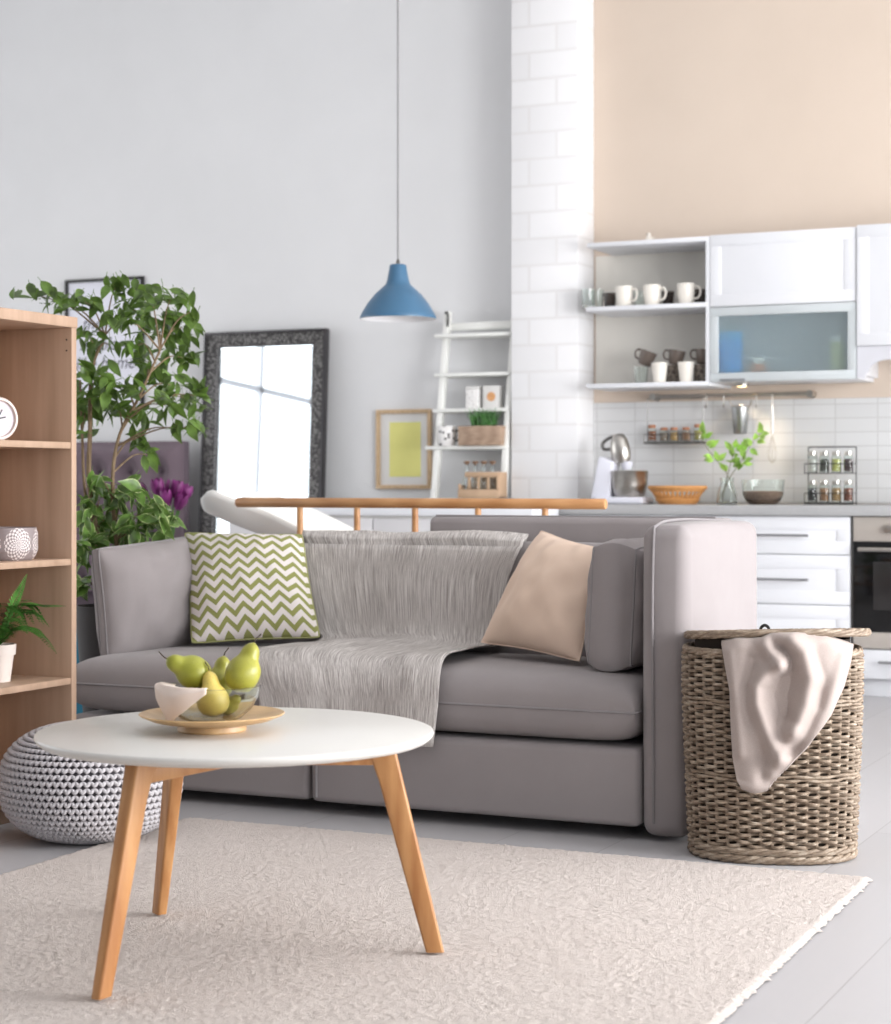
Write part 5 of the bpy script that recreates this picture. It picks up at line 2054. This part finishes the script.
# small white bird on top of the shelf
bx1 = K(649, 236, 8.9)
bd = thing('bird_figurine', (bx1.x, 8.9, SZt + 0.010), 'tiny white bird figurine on top of the open wall shelf', 'figurine')
MB().lathe([(0, 0), (0.012, 0), (0.018, 0.012), (0.015, 0.026), (0.009, 0.034), (0.0095, 0.042), (0.006, 0.05), (0, 0.052)], 20, (bx1.x, 8.9, SZt + 0.010)).build('body', M['cream'], bd)
MB().tube([(bx1.x + 0.012, 8.9, SZt + 0.03), (bx1.x + 0.03, 8.9, SZt + 0.038)], [0.006, 0.001], 8).build('tail', M['cream'], bd)
MB().tube([(bx1.x - 0.007, 8.9, SZt + 0.054), (bx1.x - 0.017, 8.9, SZt + 0.051)], [0.003, 0.0006], 6).build('beak', M['brown_ceramic'], bd)

# mugs and glasses
uz = SZm + 0.010
bz_ = SZb + 0.010
mu = thing('cream_mug', (0, 0, 0), 'mug', 'mug', 'cream mugs on the upper open shelf')
MB().lathe([(0, 0), (0.028, 0), (0.034, 0.006), (0.042, 0.055), (0.043, 0.102), (0.0395, 0.102), (0.038, 0.055), (0.03, 0.01), (0, 0.008)], 32).build('body', M['cream'], mu, ang=60)
MB().tube(spline([(0.039, 0, 0.084), (0.062, 0, 0.086), (0.072, 0, 0.062), (0.062, 0, 0.034), (0.036, 0, 0.028)], 6), 0.0055, 8).build('handle', M['cream'], mu)
for i, (px, nm_) in enumerate(((624, 'cream mug nearest the pillar on the upper open shelf'), (652, 'middle cream mug of three on the upper open shelf'), (686, 'cream mug nearest the panelled cabinet on the upper open shelf'))):
    place(mu, i == 0, (K(px, 300, 8.86).x, 8.86, uz), nm_, rot=(0, 0, R(-8 + 6 * i)))
tg = thing('glass_tumbler', (0, 0, 0), 'glass', 'glass', 'clear tumblers on the upper open shelf')
MB().lathe([(0, 0), (0.026, 0), (0.028, 0.004), (0.034, 0.095), (0.0315, 0.095), (0.0265, 0.012), (0, 0.010)], 28).build('vessel', M['glass'], tg, ang=60)
for i, (px, y, nm_) in enumerate(((588, 8.84, 'clear tumbler at the pillar end of the upper open shelf'), (597, 8.90, 'clear tumbler second from the pillar on the upper open shelf'), (640, 9.03, 'clear tumbler behind the gap between the first two cream mugs'))):
    place(tg, i == 0, (K(px, 300, y).x, y, uz), nm_)
sg = thing('smoky_glass', (0, 0, 0), 'glass', 'glass', 'smoky glasses on the upper open shelf')
MB().lathe([(0, 0), (0.03, 0), (0.027, 0.03), (0.032, 0.085), (0.029, 0.085), (0.024, 0.03), (0, 0.006)], 28).build('vessel', glass('smoke_glass', (150, 140, 136)), sg, ang=60)
for i, (px, y, nm_) in enumerate(((610, 8.98, 'smoky glass between the tumblers and the first cream mug'), (668, 9.03, 'smoky glass behind the middle cream mug'), (700, 9.0, 'smoky glass beside the cabinet end of the upper shelf'))):
    place(sg, i == 0, (K(px, 300, y).x, y, uz), nm_)
wt_ = thing('white_cup', (0, 0, 0), 'cup', 'cup', 'white handleless cups on the lower open shelf')
MB().lathe([(0, 0), (0.027, 0), (0.030, 0.004), (0.041, 0.098), (0.0385, 0.098), (0.028, 0.01), (0, 0.008)], 32).build('vessel', M['cream'], wt_, ang=60)
for i, (px, nm_) in enumerate(((659.5, 'white cup nearer the pillar on the lower open shelf'), (686, 'white cup nearer the frosted cabinet on the lower open shelf'))):
    place(wt_, i == 0, (K(px, 370, 8.84).x, 8.84, bz_), nm_)
dg_ = thing('dark_tumbler', (0, 0, 0), 'glass', 'glass', 'dark patterned tumblers stacked under the brown mugs')
t = NT('dark_patterned')
vv = t.n('ShaderNodeTexVoronoi', Scale=70.0)
t.l(t.coord(), vv.inputs['Vector'])
t.color(t.ramp(vv.outputs['Distance'], [(0.2, (70, 60, 54)), (0.7, (150, 138, 126))]))
t.set(Roughness=0.3)
MB().lathe([(0, 0), (0.03, 0), (0.034, 0.004), (0.036, 0.09), (0.033, 0.09), (0.03, 0.01), (0, 0.008)], 28).build('vessel', t.m, dg_, ang=60)
for i, (px, y, nm_) in enumerate(((673, 8.93, 'dark patterned tumbler between the two white cups'), (701, 8.93, 'dark patterned tumbler beside the frosted glass cabinet'))):
    place(dg_, i == 0, (K(px, 370, y).x, y, bz_), nm_)
ct = thing('clear_stacking_glass', (K(641, 370, 8.93).x, 8.93, bz_), 'clear glass under the brown mug nearest the pillar', 'glass')
MB().lathe([(0, 0), (0.028, 0), (0.03, 0.004), (0.036, 0.088), (0.033, 0.088), (0.027, 0.012), (0, 0.010)], 28, (K(641, 370, 8.93).x, 8.93, bz_)).build('vessel', M['glass'], ct, ang=60)
bm2 = thing('brown_mug', (0, 0, 0), 'mug', 'mug', 'brown mugs on the lower open shelf')
MB().lathe([(0, 0), (0.026, 0), (0.032, 0.004), (0.040, 0.05), (0.042, 0.072), (0.0385, 0.072), (0.036, 0.05), (0.028, 0.008), (0, 0.007)], 32).build('body', M['brown_ceramic'], bm2, ang=60)
MB().tube(spline([(-0.037, 0, 0.062), (-0.058, 0, 0.064), (-0.066, 0, 0.044), (-0.056, 0, 0.024), (-0.032, 0, 0.02)], 6), 0.005, 8).build('handle', M['brown_ceramic'], bm2)
for i, (px, tl, nm_, zz) in enumerate(((644, 22, 'brown mug stacked nearest the pillar, tilted', 0.094), (675, 10, 'brown mug stacked in the middle behind the white cups', 0.092), (703, 6, 'brown mug stacked against the frosted cabinet side', 0.092))):
    xk = K(px, 370, 8.93).x
    place(bm2, i == 0, (min(xk, SX_1 - 0.066), 8.93, bz_ + zz), nm_, rot=(0, R(tl), R(6 * i)))

# ------------------------------------------------------------------ hanging rail
RY = 9.085
ra, rb_ = K(652, 397, RY), K(811, 393.5, RY)
rz_ = (ra.z + rb_.z) / 2
rl = thing('utensil_rail', ((ra.x + rb_.x) / 2, WY, rz_), 'steel utensil rail fixed to the wall above the tiles', 'rail')
MB().tube([(ra.x, RY, rz_), (rb_.x, RY, rz_)], 0.009, 14).build('bar', M['steel'], rl)
for x in (ra.x + 0.006, rb_.x - 0.006):
    MB().tube([(x, RY - 0.012, rz_), (x, RY + 0.02, rz_), (x, WY - 0.001, rz_)], [0.017, 0.014, 0.02], 16).build('bracket', M['steel'], rl)
hks = (707, 724.5, 757, 773)
for px in hks:
    x = K(px, 395, RY).x
    MB().tube(spline([(x, RY + 0.011, rz_ + 0.004), (x, RY, rz_ + 0.012), (x, RY - 0.012, rz_), (x, RY - 0.010, rz_ - 0.04), (x, RY - 0.018, rz_ - 0.062), (x, RY - 0.028, rz_ - 0.05)], 5), 0.0025, 8).build('hook', M['steel'], rl)
bu = K(740.5, 420, 9.055)
zb0, zb1 = K(740, 434, 9.04).z, K(740, 407, 9.04).z
bk2 = thing('tin_bucket', (bu.x, 9.05, zb0), 'small galvanised bucket hanging from the utensil rail', 'bucket')
MB().lathe([(0, 0), (0.030, 0), (0.033, 0.004), (0.045, zb1 - zb0), (0.047, zb1 - zb0), (0.0435, zb1 - zb0 - 0.002), (0.031, 0.006), (0, 0.006)], 32, (bu.x, 9.05, zb0)).build('pail', M['galv'], bk2, ang=50)
MB().tube(spline([(bu.x - 0.045, 9.05, zb1), (bu.x - 0.055, 9.05, zb1 + 0.035), (bu.x - 0.04, RY - 0.022, rz_ - 0.052), (bu.x, 9.04, rz_ - 0.054), (bu.x + 0.045, RY - 0.022, rz_ - 0.054), (bu.x + 0.055, 9.05, zb1 + 0.035), (bu.x + 0.045, 9.05, zb1)], 6), 0.0022, 8).build('bail', M['steel'], bk2)
wx = K(773.5, 440, RY).x
wk = thing('whisk', (wx, RY - 0.02, rz_ - 0.06), 'steel whisk hanging from the end hook of the rail', 'whisk')
zt2, zb2 = rz_ - 0.052, K(773, 463, RY).z
MB().tube([(wx, RY - 0.022, zt2), (wx, RY - 0.022, zt2 - 0.14)], [0.006, 0.0075], 10).build('handle', M['steel'], wk)
wm = MB()
for k in range(5):
    a = PI * k / 5
    u = V((math.cos(a), math.sin(a), 0))
    zz = zt2 - 0.14
    hL = zz - zb2
    c0_ = V((wx, RY - 0.022, 0))
    wm.tube(spline([c0_ + V((0, 0, zz)), c0_ + u * 0.015 + V((0, 0, zz - hL * 0.4)), c0_ + u * 0.024 + V((0, 0, zz - hL * 0.75)), c0_ + V((0, 0, zb2)), c0_ - u * 0.024 + V((0, 0, zz - hL * 0.75)), c0_ - u * 0.015 + V((0, 0, zz - hL * 0.4)), c0_ + V((0, 0, zz))], 5), 0.0012, 6)
wm.build('wires', M['steel'], wk, recalc=False)

# hanging spice shelf with five jars
hs0, hs1 = K(646, 440, 9.06), K(703, 440, 9.06)
hz0 = K(670, 441.5, 9.05).z
hs = thing('hanging_spice_shelf', ((hs0.x + hs1.x) / 2, 9.07, hz0), 'small grey wire shelf of spice jars hanging under the rail', 'spice shelf')
MB().box(hs0.x, hs1.x, 9.02, 9.12, hz0 - 0.012, hz0, 0.002).build('tray', M['steel_dark'], hs)
wr = MB()
for x in (hs0.x + 0.003, hs1.x - 0.003):
    wr.tube([(x, 9.075, hz0), (x, 9.075, rz_ - 0.012)], 0.002, 6)
for y in (9.022, 9.118):
    wr.tube([(hs0.x, y, hz0 + 0.035), (hs1.x, y, hz0 + 0.035)], 0.002, 6)
    for x in (hs0.x + 0.002, hs1.x - 0.002):
        wr.tube([(x, y, hz0), (x, y, hz0 + 0.035)], 0.002, 6)
wr.tube([(hs0.x + 0.003, 9.075, rz_ - 0.012), (hs1.x - 0.003, 9.075, rz_ - 0.012)], 0.002, 6)
wr.build('wire', M['steel_dark'], hs, recalc=False)


def spice(name, fillc, lidm, rr, hh_):
    root = thing(name, (0, 0, 0), 'jar', 'spice jar')
    MB().lathe([(0, 0), (rr * 0.92, 0), (rr, 0.004), (rr, hh_ * 0.72), (rr * 0.8, hh_ * 0.8), (rr * 0.74, hh_ * 0.8), (rr * 0.93, hh_ * 0.71), (rr * 0.93, 0.006), (0, 0.005)], 24).build('glass_body', M['glass'], root, ang=50)
    MB().lathe([(0, 0.0055), (rr * 0.91, 0.0065), (rr * 0.91, hh_ * 0.62), (0, hh_ * 0.64)], 24).build('contents', plain(name + '_fill', fillc, 0.9, var=14, vs=90), root)
    MB().lathe([(0, hh_ * 0.78), (rr * 0.86, hh_ * 0.78), (rr * 0.9, hh_ * 0.82), (rr * 0.86, hh_ * 0.98), (0, hh_)], 24).build('lid', lidm, root, ang=50)
    return root


corkm = plain('cork_lid', (168, 116, 88), 0.7, var=10, vs=60)
for i, (px, c, sc, nm_) in enumerate(((652, (160, 98, 66), 1.2, 'reddish jar at the mixer end of the hanging spice shelf'), (664, (150, 128, 112), 1.0, 'greyish jar second along the hanging spice shelf'), (674, (196, 150, 76), 1.0, 'golden jar in the middle of the hanging spice shelf'),
                                   (686, (160, 110, 74), 1.0, 'brown jar fourth along the hanging spice shelf'), (698, (172, 160, 84), 1.2, 'olive jar at the branch end of the hanging spice shelf'))):
    j = spice('spice_jar', c, corkm, 0.021, 0.072)
    j.location = (K(px, 430, 9.07).x, 9.07, hz0)
    j.scale = (1, 1, sc)
    tag(j, nm_, 'spice jar', 'jars on the hanging spice shelf')

# ------------------------------------------------------------------ worktop items
WZ = CT
# stand mixer
mxo = K(631, 500, 8.82)
mo = mxo.x
sxm = thing('stand_mixer', (mo, 8.82, WZ), 'white and steel stand mixer on the worktop by the pillar', 'stand mixer')


def mp(px, py, dy=0.0):
    return K(px, py, 8.82 + dy)


lil = plain('mixer_white', (226, 226, 236), 0.35, var=1)
px2 = lambda px: K(px, 500, 8.82).x
MB().box(px2(600), px2(648.5), 8.73, 8.91, WZ, WZ + 0.035, 0.012, 3).build('base', lil, sxm)
a_, b_ = mp(596, 500), mp(598, 452)
MB().hexa([(px2(594), 8.76, WZ + 0.02), (px2(613), 8.76, WZ + 0.02), (px2(613), 8.88, WZ + 0.02), (px2(594), 8.88, WZ + 0.02)],
          [(px2(602), 8.765, mp(600, 456).z), (px2(617), 8.765, mp(600, 462).z), (px2(617), 8.875, mp(600, 462).z), (px2(602), 8.875, mp(600, 456).z)], 0.012, 3).build('column', lil, sxm, ang=60)
zr = mp(630, 471).z
br2 = 19.5 * 9.25 / F
bow = MB().lathe([(0, 0), (br2 * 0.72, 0), (br2 * 0.80, 0.008), (br2 * 0.93, 0.06), (br2 * 0.98, zr - WZ - 0.036), (br2, zr - WZ - 0.034), (br2 * 0.94, zr - WZ - 0.036), (br2 * 0.88, 0.06), (0, 0.02)], 40, (px2(629.5), 8.82, WZ + 0.035))
bow.build('mixing_bowl', M['steel'], sxm, ang=50)
h0, h1 = mp(608, 452), mp(626, 449)
hd_ = MB()
hpts = [mp(612, 457), mp(613, 450), mp(620, 447), mp(627, 449)]
hd_.lathe([(0, 0), (0.038, 0.0), (0.048, 0.02), (0.05, 0.06), (0.043, 0.10), (0.028, 0.125), (0, 0.132)], 32, M=Matrix.Translation((px2(622), 8.82, mp(622, 463).z)) @ Matrix.Rotation(R(-8), 4, 'Y') @ Matrix.Diagonal((1.0, 0.85, 1.12, 1)))
hd_.build('motor_head', M['steel'], sxm, ang=50)
MB().tube(spline([mp(622, 438), mp(612, 437), mp(603, 443), mp(604, 449), mp(613, 449)], 6), 0.0085, 10).build('handle', M['steel_dark'], sxm)
MB().lathe([(0, 0), (0.022, 0), (0.026, 0.015), (0.03, 0.04), (0, 0.04)], 20, (px2(627), 8.82, mp(627, 470).z + 0.002)).build('attachment', lil, sxm)

# wicker bread bowl
t = NT('bread_wicker')
tcn = t.t.nodes.new('ShaderNodeTexCoord')
f = t.noise(t.coord('UV', (60, 16, 1)), 1.0, 2)
t.color(t.ramp(f, [(0.3, (184, 118, 58)), (0.7, (226, 172, 108))]))
t.bump(f, 0.6, 0.003)
t.set(Roughness=0.6)
wb = K(677.5, 500, 8.80)
wbo = thing('wicker_bowl', (wb.x, 8.80, WZ), 'round tan wicker bowl on the worktop beside the mixer', 'bowl')
mm_ = 9.1 / F
prs = [(0.0, 0), (17.5, 0), (22, 5), (26, 12), (28, 17), (29, 18.5)]
bwm = MB()
for k in range(9):
    q = k / 8
    r_ = (18 + 9.5 * q ** 0.8) * mm_
    z_ = (1 + 14.5 * q) * mm_
    if 0.3 < q < 0.85:
        continue
    pts = [(wb.x + (r_ + 0.002 * math.cos(16 * a_ + k * PI)) * math.cos(a_), 8.80 + (r_ + 0.002 * math.cos(16 * a_ + k * PI)) * math.sin(a_), WZ + z_) for a_ in [2 * PI * i / 96 for i in range(96)]]
    bwm.tube(pts, 0.0052, 6, closed=True)
for k in range(32):
    a_ = 2 * PI * k / 32
    for sg in (-1, 1):
        a2_ = a_ + sg * 0.12
        bwm.tube([(wb.x + 19 * mm_ * math.cos(a_), 8.80 + 19 * mm_ * math.sin(a_), WZ + 3 * mm_), (wb.x + 27 * mm_ * math.cos(a2_), 8.80 + 27 * mm_ * math.sin(a2_), WZ + 15 * mm_)], 0.0035, 6)
bwm.build('woven_side', t.m, wbo, ang=80, recalc=False)
rm = MB()
for k in range(3):
    pts = []
    for i in range(180):
        a_ = 2 * PI * i / 180
        w_ = a_ * 24 + k * 2 * PI / 3
        rr_ = 28 * mm_ + 0.005 * math.cos(w_)
        pts.append((wb.x + rr_ * math.cos(a_), 8.80 + rr_ * math.sin(a_), WZ + 16.8 * mm_ + 0.005 * math.sin(w_)))
    rm.tube(pts, 0.0055, 6, closed=True)
rm.build('braided_rim', t.m, wbo, ang=80, recalc=False)
MB().lathe([(0, 0.002), (18 * mm_, 0.002), (18 * mm_, 0.010), (0, 0.010)], 40, (wb.x, 8.80, WZ)).build('base', t.m, wbo)

# glass vase with a leafy branch
vx = K(727, 500, 8.78)
va = thing('glass_vase', (vx.x, 8.78, WZ), 'small clear glass vase with green branches on the worktop', 'vase')
mv = 9.0 / F
MB().lathe([(0, 0), (9 * mv, 0), (11 * mv, 1.2 * mv), (9.5 * mv, 11 * mv), (6 * mv, 22 * mv), (7 * mv, 27 * mv), (6.4 * mv, 27 * mv), (5.3 * mv, 22 * mv), (8.6 * mv, 11 * mv), (9.8 * mv, 2 * mv), (0, 1.6 * mv)], 36, (vx.x, 8.78, WZ)).build('vessel', M['glass'], va, ang=60)


def vp(px, py, dy=0.0):
    return K(px, py, 8.78 + dy)


M['sprig'] = leafmat('sprig_leaf', (140, 178, 84), (170, 204, 112), 0.9)
tips = [('leafy branch reaching left from the glass vase', [vp(737, 501, 0.01), vp(728, 476), vp(718, 462), vp(704, 443), vp(702, 428, -0.03)], [(702, 432), (704, 440), (708, 446), (712, 438), (714, 448), (719, 460), (711, 462)]),
        ('leafy branch standing upright in the glass vase', [vp(722, 501, 0.0), vp(727, 478), vp(731, 462), vp(734, 448)], [(734, 446), (730, 450), (740, 452), (737, 458), (731, 462), (738, 466), (725, 470)]),
        ('leafy branch reaching right from the glass vase', [vp(719, 500, -0.01), vp(731, 476), vp(742, 460), vp(753, 442), vp(764, 430, 0.03)], [(761, 432), (757, 440), (748, 446), (743, 452), (751, 450), (746, 462), (739, 470), (742, 468), (762, 436)])]
for lab, pts, lvs in tips:
    br = thing('leafy_branch', (vx.x, 8.78, WZ + 0.02), lab, 'branch', 'branches in the glass vase')
    P = spline(pts, 6)
    MB().tube(P, [0.0026 * (1 - 0.6 * i / len(P)) for i in range(len(P))], 6).build('twig', plain('twig', (104, 98, 64), 0.7), br)
    lm = MB()
    for k, (px, py) in enumerate(lvs * 2):
        c = vp(px + rnd.uniform(-3, 3) * (k >= len(lvs)), py + rnd.uniform(-4, 4) * (k >= len(lvs)), rnd.uniform(-0.03, 0.03))
        qn = min(P, key=lambda q: (q - c).length)
        d = (c - qn) + V((rnd.uniform(-0.02, 0.02), rnd.uniform(-0.03, 0.01), rnd.uniform(0.0, 0.035)))
        leaf(lm, qn.lerp(c, 0.4), d, V((rnd.uniform(-0.4, 0.4), -1, 0.4)), rnd.uniform(0.045, 0.068), 0.030, 5, 0.2, 0.2)
    lm.build('leaves', M['sprig'], br, ang=80, recalc=False)

# glass bowl with brown contents
gx = K(763, 500, 8.82)
mg = 9.0 / F
gbw = thing('mixing_bowl', (gx.x, 8.82, WZ), 'clear glass bowl half full of brown grain on the worktop', 'bowl')
MB().lathe([(0, 0), (13 * mg, 0), (17 * mg, 3 * mg), (20.5 * mg, 10 * mg), (21.5 * mg, 25 * mg), (20.9 * mg, 25 * mg), (19.9 * mg, 10 * mg), (16.4 * mg, 3.6 * mg), (0, 0.8 * mg)], 48, (gx.x, 8.82, WZ)).build('vessel', M['glass'], gbw, ang=60)
MB().lathe([(0, 0.9 * mg), (12 * mg, 0.9 * mg), (16.3 * mg, 3.8 * mg), (19.6 * mg, 9.5 * mg), (19.8 * mg, 13 * mg), (12 * mg, 13.6 * mg), (0, 13.8 * mg)], 48, (gx.x, 8.82, WZ)).build('grain', plain('brown_grain', (140, 112, 96), 0.9, var=18, vs=120, bump=0.4, bs=200, bd=0.003), gbw)

# wire rack with eight spice jars
sx0, sx1 = K(807, 500, 8.98).x, K(855, 500, 8.98).x
szt = K(830, 447, 8.98).z
sr = thing('spice_rack', ((sx0 + sx1) / 2, 8.98, WZ), 'two tier black wire spice rack on the worktop over the drawers', 'spice rack')
tiers = [WZ + 0.012, K(830, 472.5, 8.95).z]
rk = MB()
y0_, y1_ = 8.935, 9.005
for x in (sx0, sx1):
    rk.tube([(x, y1_, WZ), (x, y1_, szt)], 0.0028, 8)
rk.tube([(sx0, y1_, szt), (sx1, y1_, szt)], 0.0028, 8)
for z in tiers:
    for dz in (0.0, 0.045):
        rk.tube([(sx0, y0_, z - 0.003 + dz), (sx1, y0_, z - 0.003 + dz), (sx1, y1_, z - 0.003 + dz), (sx0, y1_, z - 0.003 + dz)], 0.0025, 6, closed=True)
    for k in range(5):
        x = sx0 + (sx1 - sx0) * k / 4
        rk.tube([(x, y0_, z + 0.042), (x, y0_, z - 0.003), (x, y1_, z - 0.003)], 0.0022, 6)
rk.tube([(sx0, y0_, WZ + 0.003), (sx1, y0_, WZ + 0.003)], 0.0028, 6)
for x in (sx0, sx1):
    rk.tube([(x, y0_, WZ), (x, y0_, tiers[0])], 0.0028, 6)
rk.build('wire_frame', M['black'], sr, recalc=False)
cols = [[(60, 56, 56), (176, 128, 92), (186, 146, 96), (150, 84, 60)], [(214, 210, 204), (92, 92, 84), (206, 206, 120), (84, 56, 60)]]
cn = [['black', 'tan', 'ochre', 'rust red'], ['white', 'dark grey', 'pale yellow', 'dark maroon']]
for r in range(2):
    for k in range(4):
        j = spice('spice_jar', cols[r][k], M['steel'], 0.0235, 0.105)
        x = sx0 + (sx1 - sx0) * (k + 0.5) / 4
        j.location = (x, 8.97, tiers[r])
        j.scale = (0.98, 0.98, 0.98 if r else 1.0)
        tag(j, 'spice jar of %s spice in the %s tier of the wire rack' % (cn[r][k], 'upper' if r else 'lower'), 'spice jar', 'spice jars in the wire rack')

# under-cabinet lamp
ul = K(742, 386, 8.98)
lampr = thing('cabinet_light', (ul.x, 8.98, UB), 'small lit puck light under the frosted glass cabinet', 'light')
MB().lathe([(0, -0.001), (0.035, -0.001), (0.035, -0.012), (0.028, -0.014), (0, -0.012)], 32, (ul.x, 8.98, UB)).build('housing', M['steel'], lampr)
t = NT('lit_lens')
t.color((255, 240, 210))
t.b.inputs['Emission Color'].default_value = lin((255, 214, 150))
t.b.inputs['Emission Strength'].default_value = 6
MB().lathe([(0, -0.0125), (0.026, -0.0145), (0, -0.017)], 24, (ul.x, 8.98, UB)).build('lens', t.m, lampr)
SL = bpy.data.lights.new('puck_light', 'SPOT')
SL.energy = 6
SL.spot_size = R(130)
SL.spot_blend = 0.8
SL.color = (1, 0.78, 0.5)
SL.shadow_soft_size = 0.03
sl = bpy.data.objects.new('puck_light', SL)
sl.location = (ul.x, 8.98, UB - 0.022)
COL.objects.link(sl)

# ================================================================== picture settings
scene.view_settings.view_transform = 'Standard'
scene.view_settings.look = 'None'
scene.view_settings.exposure = 0.0
scene.view_settings.gamma = 1
scene.view_settings.use_curve_mapping = False
